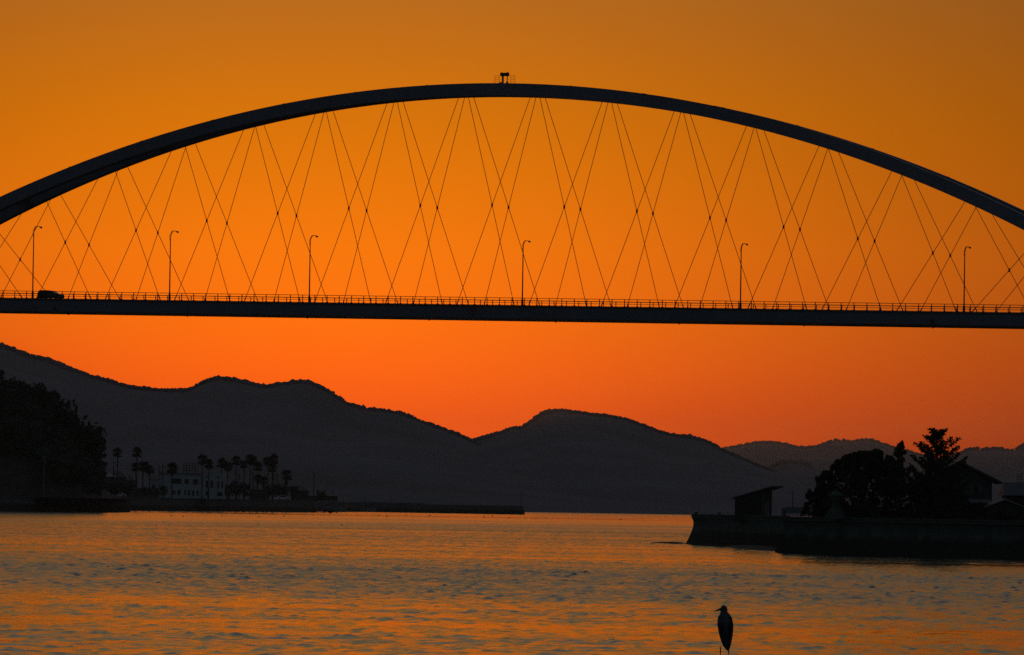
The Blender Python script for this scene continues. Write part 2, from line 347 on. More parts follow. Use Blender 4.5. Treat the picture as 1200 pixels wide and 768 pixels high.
def rib_outline(side, d, b):
    def f(s):
        dh = (harch(s + .1) - harch(s - .1)) / .2; n = math.hypot(1, dh); h = harch(s); wc = side * Wd(h, s) / 2
        out = []
        for u, v in ((-b / 2, -d / 2), (b / 2, -d / 2), (b / 2, d / 2), (-b / 2, d / 2)):
            out.append((s - v * dh / n, wc + u - side * .148 * v * .5, h + v / n))
        return out
    return f
SS = list(np.linspace(-152, 144, 180))
PN, S0 = 11.5884, 3.597
nodes = [S0 + PN * i for i in range(-9, 9)]
for side in (-1, 1):
    sweep(rib_outline(side, 1.88, 1.6), SS).build('arch_rib', STEEL, bridge)
    fl = sweep(rib_outline(side, .10, 1.72), SS)
    sweep(lambda s, f=rib_outline(side, 1.88, 1.6): [(p[0] , p[1], p[2]) for p in [
        tuple(np.array(f(s)[0]) + np.array((0, -.05, -.06))), tuple(np.array(f(s)[1]) + np.array((0, .05, -.06))), tuple(np.array(f(s)[1]) + np.array((0, .05, .004))), tuple(np.array(f(s)[0]) + np.array((0, -.05, .004)))]], SS).build('bottom_flange', STEEL_D, bridge)
    for i in range(-9, 9):
        s = S0 + PN * (i + .5); f = rib_outline(side, 1.96, 1.68)
        sweep(f, [s - .12, s + .12]).build('splice_band', STEEL, bridge)
for i in range(-8, 9, 2):
    s = S0 + PN * (i + .62); h = harch(s) - .25; ww = Wd(h, s) / 2 - .75
    MB().box((s, 0, h), (.7, 2 * ww, 1.0)).build('cross_beam', STEEL_D, bridge)
# deck
SD = list(np.linspace(-175, 175, 60))
def deck_box(w0, w1, z0, z1): return sweep(lambda s: [(s, w0, zdeck(s) + z0), (s, w1, zdeck(s) + z0), (s, w1, zdeck(s) + z1), (s, w0, zdeck(s) + z1)], SD)
for side in (-1, 1):
    a, b = sorted((side * 6.9, side * 6.3))
    deck_box(a, b, -1.94, -.26).build('edge_girder', STEEL, bridge)
    a, b = sorted((side * 7.02, side * 6.2)); deck_box(a, b, -.255, .02).build('kerb_beam', STEEL_D, bridge)
    a, b = sorted((side * 7.0, side * 6.1)); deck_box(a, b, -2.06, -1.945).build('girder_flange', STEEL_D, bridge)
deck_box(-6.195, 6.195, -.7, -.02).build('deck_slab', ASPH, bridge)
deck_box(-6.29, 6.29, -2.02, -1.8).build('soffit_plate', STEEL_D, bridge)
for s in (-150, 142):
    for side in (-1, 1):
        MB().rings([(-3, s, side * 9.5, 3, 3), (harch(s) + .4, s, side * 9.5, 2.4, 2.4)], 12).build('pier', CONC3, bridge)
# railings
pm = MB().box((0, 0, .54), (.11, .09, 1.08)).box((0, 0, .06), (.26, .2, .12)).mesh('railing_post', RAIL)
for side in (-1, 1):
    for k in range(-54, 55):
        s = 2.0 * k + .35; link('railing_post', pm, bridge, (s, side * 6.86, zdeck(s) + .02))
    for zz, r in ((1.12, .05), (.78, .022), (.45, .022)):
        MB().tube([(s, side * 6.86, zdeck(s) + zz) for s in np.linspace(-112, 112, 30)], r, 6).build('handrail' if zz > 1 else 'middle_rail', RAIL, bridge)
# hangers, two inclined planes of crossed cables
for side in (-1, 1):
    for i in range(len(nodes) - 1):
        sa, sb = nodes[i], nodes[i + 1]
        def top(s): h = harch(s) - 1.0; return (s, side * Wd(h, s) / 2, h)
        def bot(s): return (s, side * 6.05, zdeck(s) - .05)
        if harch(sa) - zdeck(sa) < 1.5 or harch(sb) - zdeck(sb) < 1.5: continue
        t1, b1 = top(sa + .75), bot(sb - 1.15); t2, b2 = top(sb - .75), bot(sa + 1.15)
        for (t, b) in ((t1, b1), (t2, b2)): MB().tube([b, t], .047, 5, False).build('hanger_cable', CABLE, bridge)
        A = np.array([[b1[0] - t1[0], -(b2[0] - t2[0])], [b1[2] - t1[2], -(b2[2] - t2[2])]]); u, v = np.linalg.solve(A, [t2[0] - t1[0], t2[2] - t1[2]])
        c = Vector(t1).lerp(Vector(b1), u)
        MB().tube([c - Vector((0, side * -.03, .26)), c + Vector((0, side * -.03, .26))], .15, 8).build('cable_clamp', STEEL_D, bridge)
        for q, (t, b) in enumerate(((t1, b1), (t2, b2))):
            dv = (Vector(t) - Vector(b)).normalized(); MB().tube([Vector(b), Vector(b) + dv * 1.0], .09, 6).build('cable_socket', STEEL_D, bridge)
for px in (80.5, 219.5, 360.5, 503, 651.5, 796, 942.5, 1093.5):
    s = s_at(px, -6.55, -2); MB().tube([(s, -6.55, zdeck(s) - 2.0), (s, -6.55, zdeck(s) - 2.5)], .11, 8).build('drain_pipe', STEEL_D, bridge)
# fairway marks on the girder face
s = s_at(553.8, -6.9, -1)
mk = MB()
ring = [(math.cos(g), math.sin(g)) for g in np.linspace(0, 2 * math.pi, 25)[:-1]]
pl = MB().prism([(s + .62 * a, zdeck(s) - 1.02 + .62 * b) for a, b in ring], -6.95, -6.90).build('navigation_mark', REDM, bridge); pl['label'] = 'round red navigation mark with two upright bars on the girder'
MB().prism([(s + .5 * a, zdeck(s) - 1.02 + .5 * b) for a, b in ring], -6.97, -6.94).build('disc_face', STEEL, pl)
for dx in (-.15, .15): MB().box((s + dx, -6.985, zdeck(s) - 1.02), (.13, .02, .9)).build('upright_bar', REDM, pl)
s = s_at(63.3, -6.9, -1); o = MB().prism([(s - .42, zdeck(s) - 1.75), (s + .42, zdeck(s) - 1.75), (s, zdeck(s) - 1.05)], -6.96, -6.9).build('navigation_mark', REDM, bridge); o['label'] = 'small red triangle navigation mark on the girder'
s = s_at(1093, -6.9, -1); o = MB().box((s, -6.94, zdeck(s) - 1.55), (.62, .06, .62)).build('navigation_mark', GREENM, bridge); o['label'] = 'small dark green square navigation mark on the girder'

# lamps along the near kerb, arm over the road
LP = [(38.2, 78, 'tall street lamp on the bridge just left of the dark car'), (198.6, 76, 'second street lamp from the left along the bridge deck'), (362.4, 74, 'third street lamp from the left along the bridge deck'),
      (612, 73, 'street lamp near mid-span, right of the arch-top platform'), (867.6, 74.5, 'street lamp on the right half of the bridge, fifth from the left'), (1129.6, 76, 'rightmost street lamp on the bridge deck')]
lamp0 = None
for px, hp, lab in LP:
    s = s_at(px, -6.45); z = zdeck(s) + .02
    if lamp0 is None:
        lamp0 = thing('street_lamp', lab, 'street lamp', bpt(s, -6.45, z), -TH, 'street lamps along the bridge deck')
        MB().tube([(0, 0, .9), (0, 0, 5), (0, 0, 9.4)], [.11, .095, .075], 8).build('pole', LAMPM, lamp0)
        MB().tube([(0, 0, 0), (0, 0, .95), (0, 0, 1.05)], [.2, .18, .1], 8).build('base', LAMPM, lamp0)
        MB().tube([(0, 0, 9.4), (0, .12, 9.9), (0, .5, 10.35), (0, 1.1, 10.62), (0, 1.9, 10.66), (0, 2.4, 10.6)], [.075, .07, .065, .06, .055, .05], 6).build('arm', LAMPM, lamp0)
        MB().tube([(0, 0, 8.9), (0, -.35, 9.3), (0, -.4, 9.7), (0, 0, 10.2), (0, .6, 10.6), (0, 1.2, 10.66)], .035, 5).build('brace', LAMPM, lamp0)
        hd = MB(); hd.tube([(0, 2.3, 10.6), (0, 2.5, 10.58), (0, 3.0, 10.53), (0, 3.15, 10.5)], [.06, .13, .15, .05], 8); hd.build('lamp_head', LAMPM, lamp0); lp = lamp0
    else:
        lp = copy_tree(lamp0); lp['label'] = lab; lp.location = bpt(s, -6.45, z)
    lp.scale = (1, 1, (hp / 7.35) / 10.66 * (1 - .0008 * s))

# platform on the arch crown
s = s_at(590.3, -1.3, 33); h = harch(s) + .95
pt = thing('crown_platform', 'small cabinet on posts between handrails on the crown of the arch', 'platform', bpt(s, -Wd(h, s) / 2, h - .02), -TH)
MB().box((0, 0, 1.38), (1.25, .7, .5)).box((-.5, 0, 1.66), (.2, .3, .1)).box((.45, 0, 1.66), (.24, .3, .1)).build('cabinet', LAMPM, pt)
MB().box((-.3, 0, .57), (.24, .24, 1.14)).build('post', LAMPM, pt); MB().box((.42, 0, .57), (.11, .12, 1.14)).build('post', LAMPM, pt)
MB().box((-.62, 0, .12), (.2, .3, .24)).box((.42, 0, .14), (.26, .3, .28)).build('footing', LAMPM, pt)
for x0, x1 in ((-1.6, -.85), (.95, 1.65)):
    g = MB()
    for zz in (.3, .6, .9, 1.2): g.tube([(x0, 0, zz), (x1, 0, zz)], .022, 5)
    for xx in (x0, x1): g.tube([(xx, 0, 0), (xx, 0, 1.22)], .025, 5)
    g.build('handrail', LAMPM, pt)

# car
def make_car(name, label, loc, rz, paint, prof=None, ln=4.3, hgt=1.75, wid=1.7, group=None):
    t = thing(name, label, 'car', loc, rz, group)
    k = ln / 4.3; q = hgt / 1.75
    pr = prof or [(-2.15, .2), (2.1, .2), (2.15, .62), (2.05, .92), (1.2, 1.12), (.35, 1.66), (-.4, 1.75), (-1.75, 1.72), (-2.08, 1.2), (-2.15, .8)]
    MB().prism([(x * k, z * q) for x, z in pr], -wid / 2, wid / 2).build('body', paint, t)
    for sy in (-1, 1):
        MB().prism([(x * k, z * q) for x, z in ((-1.85, 1.12), (.95, 1.12), (.28, 1.58), (-1.68, 1.62))], sy * (wid / 2) - .012, sy * (wid / 2) + .012).build('window', GLASS, t)
        for xx in (-1.35, 1.35):
            w_ = MB(); w_.v = []; ring_ = [(xx * k + .33 * math.cos(g), .33 + .33 * math.sin(g)) for g in np.linspace(0, 2 * math.pi, 17)[:-1]]
            w_.prism(ring_, sy * (wid / 2 - .1) - .1, sy * (wid / 2 - .1) + .12).build('wheel', RUB, t)
    MB().box((2.14 * k, .55, .72 * q), (.06, .35, .16)).build('headlight', GLASS, t); MB().box((2.14 * k, -.55, .72 * q), (.06, .35, .16)).build('headlight', GLASS, t)
    return t
s = s_at(59.5, -4.6)
p = bpt(s, -4.6, zdeck(s) - .015); make_car('car', 'dark rounded minivan on the left part of the bridge deck', p, -TH, CARD, ln=3.9, hgt=1.38)

# ------------------------------------------------------------------ trees
def crown_points(clumps, n, spread):
    C = np.array(clumps); k = rng.integers(0, len(C), n); d = rng.normal(size=(n, 3)); d /= np.linalg.norm(d, axis=1)[:, None]
    r = (rng.uniform(.35, 1, n) ** .6)[:, None]
    return C[k, :3] + d * r * C[k, 3][:, None] * spread
def make_tree_mesh(height, width, n, leaf, lm, kind='round'):
    cl = []; limbs = MB(); limbs.tube([(0, 0, -.5), (.03 * width, 0, height * .3), (0, .02 * width, height * .62)], [width * .035 + .04, width * .028 + .03, .03], 7)
    for q in range(26):
        a = rng.uniform(0, 6.28); rr = rng.uniform(0, 1) ** .6
        if kind == 'round': zz = rng.uniform(.32, .9); ext = math.sqrt(max(.05, 1 - ((zz - .55) / .45) ** 2))
        else: zz = rng.uniform(.2, .95); ext = (1.02 - zz) * .9 + .08
        x, y = math.cos(a) * rr * ext * width * .42, math.sin(a) * rr * ext * width * .42
        r = width * rng.uniform(.11, .19) * (1 if kind == 'round' else .75)
        cl.append((x, y, zz * height, r)); limbs.tube([(0, 0, zz * height * .62), (x * .9, y * .9, zz * height)], [.03 + .006 * width, .015], 4)
    cr_ = MB().leaves(crown_points(cl, n, 1.0), leaf)
    return limbs.mesh('trunk', BARK), cr_.mesh('crown', lm)
def tree(name, label, loc, meshes, sc=1.0, rz=0, group=None):
    t = thing(name, label, 'tree', loc, rz, group); t.scale = (sc, sc, sc); link('trunk', meshes[0], t); link('crown', meshes[1], t); return t

# wooded headland at the left
HO = [(-330, 400), (-200, 395), (-90, 415), (-30, 430), (0, 436), (12, 448), (27, 452), (40, 453), (55, 456.5), (69, 463), (80, 473), (88, 480), (97, 494), (110, 499), (119, 511), (126, 521)]
hd_ = 1790
hp_ = [L(x, y, hd_) for x, y in HO]; hxs = np.array([p.x for p in hp_]); hzs = np.array([p.z for p in hp_])
def head_h(x): return np.interp(x, hxs, hzs)
def head_taper(x): return np.clip((hxs[-1] - 1 - x) / 16, 0, 1) ** .7
gnx, gny = 90, 26; xs_ = np.linspace(hxs[0], hxs[-1] + 2, gnx); mb = MB(); G = []
for j in range(gny):
    t = j / (gny - 1); y = 1745 + 150 * t; pr = max(0., math.sin(math.pi * min(1, t / 1.0) ** .75)) ** .6
    z = 3.6 + np.maximum(0, (head_h(xs_) - 9.5 - 3.6)) * head_taper(xs_) * pr * (1 + .25 * (fbm(xs_ / 18, xs_ * 0 + y / 18, 3, 5) - .47)); G.append(np.stack([xs_, xs_ * 0 + y, z], 1))
G = np.array(G); i = np.arange(gnx * gny).reshape(gny, gnx); mb.v = list(map(tuple, G.reshape(-1, 3).tolist())); mb.f = [tuple(q) for q in np.stack([i[:-1, :-1], i[:-1, 1:], i[1:, 1:], i[1:, :-1]], -1).reshape(-1, 4).tolist()]
tag(mb.build('headland', SOIL, smooth=True), None, None, None, 'structure')
def head_ground(x, y):
    t = (y - 1745) / 150; pr = max(0., math.sin(math.pi * min(1, max(0, t)) ** .75)) ** .6
    return 3.6 + max(0, float(head_h(x)) - 13.1) * pr * float(head_taper(x))
HT = [make_tree_mesh(10, 9, 620, .62, LEAFD) for _ in range(4)]
# crest trees one by one, each topping the outline seen in the photograph
xx = hxs[0]
k = 0
while xx < hxs[-1] - .3:
    z = float(head_h(xx)); y = hd_ + rng.uniform(-8, 8); sc = max(rng.uniform(.62, 1.05), min(1.6, (z - head_ground(xx, y)) / 9.6))
    tree('broadleaf_tree', 'dark broadleaf tree on the skyline of the wooded headland', (xx - .5 - (1.6 * sc if xx > -122 else 0), y, z - 9.3 * sc), HT[k % 4], sc, rng.uniform(0, 6), 'skyline trees on the headland'); k += 1
    xx += rng.uniform(1.8, 3.6) * (1.6 if xx < -135 else 1)
fb = MB(); P = []
for q in range(700):
    x = rng.uniform(hxs[0], hxs[-1] - 2); y = rng.uniform(1748, 1795); g = head_ground(x, y); cap = (head_h(x + 1.5) - H) * y / hd_ + H
    r = rng.uniform(1.6, 3.2); zc = min(g + rng.uniform(1.5, 6.5), cap - r * 1.2)
    if zc < 4.2: continue
    n = 46; d = rng.normal(size=(n, 3)); d /= np.linalg.norm(d, axis=1)[:, None]; P.append(np.array([x, y, zc]) + d * r * rng.uniform(.6, 1.05, n)[:, None])
    fb.blob((x, y, zc), r * .72, .25)
fb.leaves(np.concatenate(P), .6)
tag(fb.build('woodland', LEAFD), 'dense black woodland covering the slope of the left headland', 'woodland', None, 'stuff')

# ------------------------------------------------------------------ walls by the water
def wall_block(fp, prof, name, mat, label, cat='seawall', closed_top=True):
    """footprint polygon (counter-clockwise), pushed out by the profile (out, z)"""
    n = len(fp); fp = [Vector((a[0], a[1])) for a in fp]; nrm = []
    for k in range(n):
        e1 = (fp[k] - fp[k - 1]).normalized(); e2 = (fp[(k + 1) % n] - fp[k]).normalized()
        n1 = Vector((e1.y, -e1.x)); n2 = Vector((e2.y, -e2.x)); b = n1 + n2
        nrm.append(b / max(.3, b.dot(n1)))
    vs = []; fs = []
    for o, z in prof:
        for k in range(n): q = fp[k] + nrm[k] * o; vs.append((q.x, q.y, z))
    for i in range(len(prof) - 1):
        for k in range(n): fs.append((i * n + k, (i + 1) * n + k, (i + 1) * n + (k + 1) % n, i * n + (k + 1) % n))
    fs.append(tuple(range(n)))
    c = sum((Vector(v[:2]) for v in vs[:n]), Vector((0, 0))) / n
    return tag(MB().add([(v[0] - c.x, v[1] - c.y, v[2]) for v in vs], fs).build(name, mat, None, False, (c.x, c.y, 0)), label, cat)
def Q(px, d): return (gx(px, d), d)
PROF_R = [(.06, 2.52), (.12, 2.5), (.12, 2.34), (.0, 2.2), (-.06, 1.95), (-.05, 1.6), (.06, 1.2), (.24, .75), (.46, .3), (.62, -.05), (.62, -1)]
sp = wall_block([Q(812, 596), Q(921, 560), Q(930, 600), Q(830, 640)], PROF_R, 'seawall', CONC, 'low concrete pier wall with curved flared end under the small shed')
rw = wall_block([Q(918, 494), Q(1060, 478), Q(1215, 461), Q(1700, 430), Q(1700, 640), Q(925, 620)], PROF_R, 'seawall', CONC, 'long dark concrete seawall below the trees and houses at right')
# construction joints and top coping of the long walls
def coping(a, b, out, name, parent, z, dz, w_):
    a = Vector((*a, 0)); b = Vector((*b, 0)); n = max(1, int((b - a).length / 4.0)); d = (b - a) / n; ang = math.atan2(d.y, d.x)
    me = MB().box((0, 0, 0), (d.length - .035, w_, dz)).mesh(name, CONC)
    for k in range(n):
        c = a + d * (k + .5) - parent.location; nv = Vector((d.y, -d.x, 0)).normalized() * out; link(name, me, parent, (c.x + nv.x, c.y + nv.y, z), ang)
coping(Q(812, 596), Q(921, 560), -.1, 'coping_block', sp, 2.585, .13, .5)
coping(Q(918, 494), Q(1060, 478), -.1, 'coping_block', rw, 2.585, .13, .5)
coping(Q(1060, 478), Q(1215, 461), -.1, 'coping_block', rw, 2.585, .13, .5)
# rocky toe of the walls
def shore(name, pts, top):
    n = len(pts); mb = MB(); c = np.mean(np.array(pts), 0); vs = [(p[0], p[1], -.45) for p in pts]
    for f_, z in ((.93, .02), (.55, top * .6), (.0, top)): vs += [(c[0] + (p[0] - c[0]) * f_ + rng.normal() * .1, c[1] + (p[1] - c[1]) * f_, z + rng.normal() * .02) for p in pts]
    fs = [(r * n + k, r * n + (k + 1) % n, (r + 1) * n + (k + 1) % n, (r + 1) * n + k) for r in range(3) for k in range(n)]
    o = mb.add(vs, fs).build(name, ROCK); o['kind'] = 'structure'; return o
shore('rocky_shore', [Q(836, 558), Q(870, 545), Q(918, 500), Q(925, 520), Q(921, 556), Q(880, 575), Q(850, 585)], .25)
shore('rock_ledge', [Q(762, 606), Q(775, 603), Q(806, 598), Q(812, 602), Q(790, 609), Q(770, 609)], .16)
PROF_Q = lambda z: [(0, z), (.1, z - .05), (.1, z - .4), (0, z - .45), (.35, .8), (.5, -.2), (.5, -1)]
wall_block([Q(-420, 1560), Q(-60, 1640), Q(151, 1880), Q(150, 1960), Q(-420, 1990)], PROF_Q(3.75), 'seawall', CONC2, 'dark seawall at the foot of the wooded headland, far left')
wall_block([Q(40, 2080), Q(160, 2190), Q(369, 2500), Q(372, 2780), Q(20, 2780)], PROF_Q(4.25), 'quay_wall', CONC2, 'long dark quay below the palms and the white building')
bw = wall_block([Q(340, 2960), Q(430, 2955), Q(612, 2830), Q(614, 2845), Q(430, 2972), Q(340, 2980)], PROF_Q(3.62), 'breakwater', CONC2, 'long straight breakwater reaching right from the harbour town')
wall_block([Q(366, 2800), Q(420, 2890), Q(420, 2950), Q(360, 2950)], PROF_Q(4.0), 'quay_wall', CONC2, 'short stretch of quay between the boat and the breakwater')
o = MB().box((0, 0, 0), (60, 3, .5)).build('parapet', CONC2, None, False, (gx(455, 2968), 2968, 3.9)); tag(o, 'low parapet along the landward half of the breakwater', 'parapet'); o.rotation_euler.z = -.35; o.scale.x = .55

# ------------------------------------------------------------------ right shore
def sc(d): return F / d
# shed
d = 575; hz = HY + .0158 * (893 - 600)
base = Vector((gx(893, d), d, 2.1)); shed = thing('shed', 'small dark wooden shed with a slanting roof on the pier end', 'shed', base, R(-20))
# local x runs left along the long face (negative), y away from the viewer
MB().add([(-2.4, 0, 0), (0, 0, 0), (0, 2.5, 0), (-2.4, 2.5, 0), (-2.4, 0, 1.93), (0, 0, 2.63), (0, 2.5, 2.63), (-2.4, 2.5, 1.93)], [(0, 1, 5, 4), (1, 2, 6, 5), (2, 3, 7, 6), (3, 0, 4, 7), (3, 2, 1, 0), (4, 5, 6, 7)]).build('wall', WOOD, shed)
sl = .70 / 2.4
MB().add([(x, y, 1.93 + (x + 2.4) * sl + o) for o in (.02, .13) for x, y in ((-2.62, -.2), (1.0, -.2), (1.0, 2.75), (-2.62, 2.75))], [(3, 2, 1, 0), (4, 5, 6, 7), (0, 1, 5, 4), (1, 2, 6, 5), (2, 3, 7, 6), (3, 0, 4, 7)]).build('roof', TIN, shed)
dr = MB().box((.02, 1.25, .85), (.05, 1.3, 1.7)).build('door', DOORM, shed); MB().box((.06, .75, .85), (.04, .05, .15)).build('handle', RAIL, dr)
for yy in (.06, 2.44): MB().box((.03, yy, 1.3), (.08, .12, 2.6)).build('corner_post', DOORM, shed)
pk = MB().box((0, 0, .96), (.19, .025, 1.92)).mesh('plank', WOOD)
for k in range(12):
    x = -2.3 + k * .2; o = link('plank', pk, shed, (x, -.0125 - .004 * (k % 3), 0)); o.scale.z = (1.93 + (x + 2.3) * sl) / 1.93
tag(MB().box((0, 0, .25), (1.4, 1.1, .5)).box((-.85, 0, .1), (.3, .6, .6)).build('concrete_block', CONC3, None, False, (gx(931, 545), 545, 2.86)), 'low concrete block on the wall between the shed and the trees', 'concrete block')
for px, yt, d, lab in ((929, 574.5, 540, 'thin bare pole standing on the concrete block'),):
    zt = L(px, yt, d).z; tag(MB().tube([(0, 0, 0), (0, 0, zt - 3.3)], .035, 6).build('pole', RAIL, None, False, (gx(px, d), d, 3.3)), lab, 'pole')
gl = thing('garden_lamp', 'small lamp with a glass head on a short post beside the left bush', 'lamp', (gx(948.3, 512), 512, 2.4))
zt = L(948, 572.5, 512).z - 2.4
MB().tube([(0, 0, 0), (0, 0, zt - .3)], .045, 7).build('post', RAIL, gl); MB().rings([(zt - .3, 0, 0, .09, .09), (zt - .06, 0, 0, .15, .15), (zt - .05, 0, 0, .19, .19), (zt, 0, 0, .05, .05)], 8).build('lamp_head', CONC3, gl)
for px, d in ((816, 594), (843, 588)):
    bl = MB().rings([(0, 0, 0, .13, .13), (.22, 0, 0, .1, .1), (.24, 0, 0, .2, .2), (.32, 0, 0, .17, .17)], 10).build('bollard', RAIL, None, False, (gx(px, d), d, 2.5)); tag(bl, 'small mooring bollard at the outer end of the pier wall' if px < 830 else 'small mooring bollard on the pier wall nearer the shed', 'bollard', 'bollards on the pier wall')
# stone lantern
d = 486; sl_ = thing('stone_lantern', 'pale stone lantern on a tapering stepped base among the dark bushes', 'stone lantern', (gx(979, d), d, 2.5))
k = 1.0
def sq(z0, z1, w0, w1): return MB().rings([(z0, 0, 0, w0 * .707, w0 * .707), (z1, 0, 0, w1 * .707, w1 * .707)], 4)
sq(0, .55, 1.12, .82).build('base', STONE, sl_); sq(.555, .8, .78, .55).build('step', STONE, sl_); sq(.805, 1.25, .42, .30).build('shaft', STONE, sl_)
sq(1.255, 1.38, .34, .62).build('platform', STONE, sl_); sq(1.385, 1.68, .46, .46).build('light_box', STONE, sl_); sq(1.685, 1.98, .88, .34).build('cap', STONE, sl_); sq(1.985, 2.2, .2, .05).build('finial', STONE, sl_)
# trees of the right shore
def leafy(label, name, px, d, outline, n, leaf, depthf=.8, fill=1.0, mat=LEAF, ground=2.3, limbs=14):
    """a tree whose crown widths are read at several heights: outline = [(y, x_left, x_right)]"""
    x0 = gx(px, d); t = thing(name, label, 'tree' if 'tree' in name else 'shrub', (x0, d, ground))
    lv = [(L(xl, y, d), L(xr, y, d)) for y, xl, xr in outline]
    zs = np.array([a.z for a, b in lv]) - ground; cx = np.array([(a.x + b.x) / 2 for a, b in lv]) - x0; hw = np.array([(b.x - a.x) / 2 for a, b in lv])
    o = np.argsort(zs); zs, cx, hw = zs[o], cx[o], hw[o]; top = zs[-1]
    mb = MB(); lb = MB(); lb.tube([(0, 0, -.4), (cx[0] * .5, 0, zs[0] * .6), (cx[-1] * .8, 0, top * .8)], [.2, .15, .03], 7)
    CL = []
    area = [max(.05, h) for h in hw]; pz = np.interp(np.linspace(0, 1, 40), np.linspace(0, 1, len(zs)), zs)
    for q in range(int(130 * fill)):
        z = rng.choice(pz) + rng.normal() * .1; z = min(max(z, zs[0]), top - .1); h = np.interp(z, zs, hw); c = np.interp(z, zs, cx)
        a = rng.uniform(0, 6.28); rr = rng.uniform(0, 1) ** .35; r = min(.10 + .14 * h, .40) * rng.uniform(.5, 1.35)
        e = max(0, h - r * .5) * rng.uniform(.82, 1.12); CL.append((c + math.cos(a) * rr * e, math.sin(a) * rr * e * depthf, min(z, top - r * .8), r))
    for q in range(int(60 * fill)):                               # ragged tufts along the outline
        z = zs[0] + (top - zs[0]) * rng.uniform() ** .7; h = np.interp(z, zs, hw); c = np.interp(z, zs, cx)
        CL.append((c + rng.choice((-1, 1)) * h * rng.uniform(.86, 1.12), rng.normal() * .25, z + rng.uniform(-.05, .16), rng.uniform(.07, .2)))
    for q in range(limbs):
        c = CL[rng.integers(len(CL))]; lb.tube([(cx[0] * .5, 0, min(zs[0] * .6 + .2, c[2] * .5)), (c[0] * .5, c[1] * .5, c[2] * .75), (c[0], c[1], c[2])], [.08, .05, .015], 5)
    mb.leaves(crown_points(CL, n, 1.05), leaf)
    lb.build('trunk', BARK, t); mb.build('crown', mat, t); return t
leafy('large round-crowned dark tree right of the stone lantern', 'broadleaf_tree', 1010, 492, [(604, 950, 1066), (585, 952, 1064), (570, 958, 1060), (558, 968, 1053), (547, 980, 1048), (539, 991, 1043), (533, 1003, 1035), (530, 1013, 1026)], 23000, .15, fill=1.8)
leafy('slender upright tree between the round tree and the conifer', 'slender_tree', 1054, 500, [(600, 1036, 1074), (580, 1040, 1072), (567, 1043, 1070), (560, 1047, 1062), (552, 1044, 1066), (545, 1049, 1060), (538, 1050, 1058), (530, 1049, 1060), (525, 1051, 1061), (520, 1054, 1057)], 2700, .13, mat=LEAF2, fill=.45)
leafy('dark dense shrub left of the stone lantern on the wall', 'shrub', 958, 494, [(606, 941, 985), (598, 944, 985), (588, 950, 982), (578, 957, 978), (571, 963, 975), (568, 966, 972)], 3800, .12)
# conifer with rising feathery branches
d = 484; base = Vector((gx(1099, d), d, 2.3)); cf = thing('conifer_tree', 'tallest dark conifer with sparse feathery rising branches beside the houses', 'tree', base)
top = L(1098, 500, d) - base
lb = MB().tube([(0, 0, -.4), (top.x * .4, 0, top.z * .4), (top.x, 0, top.z * .97)], [.18, .11, .015], 7); lf = MB(); P = []
TT = [0, .3, .55, .7, .83, .9, .97, 1.0]; RR = [2.2, 2.45, 2.35, 1.95, 1.5, 1.1, .5, .08]
tips = [(.83, -1.55), (.70, -1.8), (.975, .72), (.965, -.5), (.885, 1.55), (.685, 2.2), (.565, 2.65), (.90, -.85), (.78, 1.3), (.60, -2.1), (.93, .35)]
tips = [(t, abs(r), (0.0 if r > 0 else math.pi) + rng.normal() * .25) for t, r in tips]
for q in range(86):
    t = .1 + .88 * (q + rng.uniform()) / 86; tips.append((t, np.interp(t, TT, RR) * rng.uniform(.45, 1.0), q * 2.4 + rng.normal() * .3))
for t, ln, a in tips:
    z = top.z * t; rise = min(rng.uniform(.6, .95) * ln, z * .8)
    p2 = Vector((top.x * t + math.cos(a) * ln, math.sin(a) * ln, z)); p0 = Vector((top.x * t, 0, z - rise)); p1 = p0.lerp(p2, .55) - Vector((0, 0, .12 * ln))
    lb.tube([p0, p1, p2], [.035, .022, .008], 4)
    m_ = int(40 + 58 * ln); u = rng.uniform(.15, 1.02, m_) ** .8; pts = np.array([(1 - x) ** 2 * np.array(p0) + 2 * x * (1 - x) * np.array(p1) + x * x * np.array(p2) for x in u])
    P.append(pts + rng.normal(size=(m_, 3)) * np.array([.12, .12, .10]) * (1.45 - .95 * u)[:, None])
q = rng.uniform(size=(3600, 3)); hh = .06 + .44 * q[:, 0]; rr = np.interp(hh, TT, RR) * .72 * np.sqrt(q[:, 1]); P.append(np.stack([top.x * hh + rr * np.cos(q[:, 2] * 6.283), rr * np.sin(q[:, 2] * 6.283), hh * top.z], 1))
lf.leaves(np.concatenate(P), .108)
lb.build('trunk', BARK, cf); lf.build('crown', LEAF2, cf)
for px, d, ol, lab in ((1075, 483, [(606, 1052, 1100), (590, 1056, 1097), (575, 1062, 1092), (562, 1068, 1084)], 'dark bush at the foot of the slender tree'),
                       (1110, 480, [(606, 1082, 1138), (592, 1086, 1134), (577, 1092, 1128), (566, 1098, 1118)], 'wide dark bush at the foot of the tall conifer'),
                       (1142, 475, [(609, 1118, 1168), (602, 1122, 1164), (594, 1130, 1155), (590, 1136, 1150)], 'low dark bush in front of the teal house'),
                       (1020, 487, [(607, 990, 1050), (600, 996, 1044), (594, 1004, 1036)], 'low clipped bush in front of the round tree'),
                       (1188, 469, [(611, 1160, 1230), (606, 1166, 1222), (601, 1176, 1210)], 'low dark bush on the wall below the small gable')):
    leafy(lab, 'shrub', px, d, ol, 2600, .11, fill=.6, limbs=6)
mb = MB(); zz = 3.3
p_ = [Q(952, 622), Q(1705, 642), Q(1900, 1500), Q(985, 1500)]
mb.add([(x, y, z) for z in (-.6, zz) for x, y in p_], [(3, 2, 1, 0), (4, 5, 6, 7), (0, 1, 5, 4), (1, 2, 6, 5), (2, 3, 7, 6), (3, 0, 4, 7)]); o = mb.build('shore_ground', SOIL); o['kind'] = 'structure'
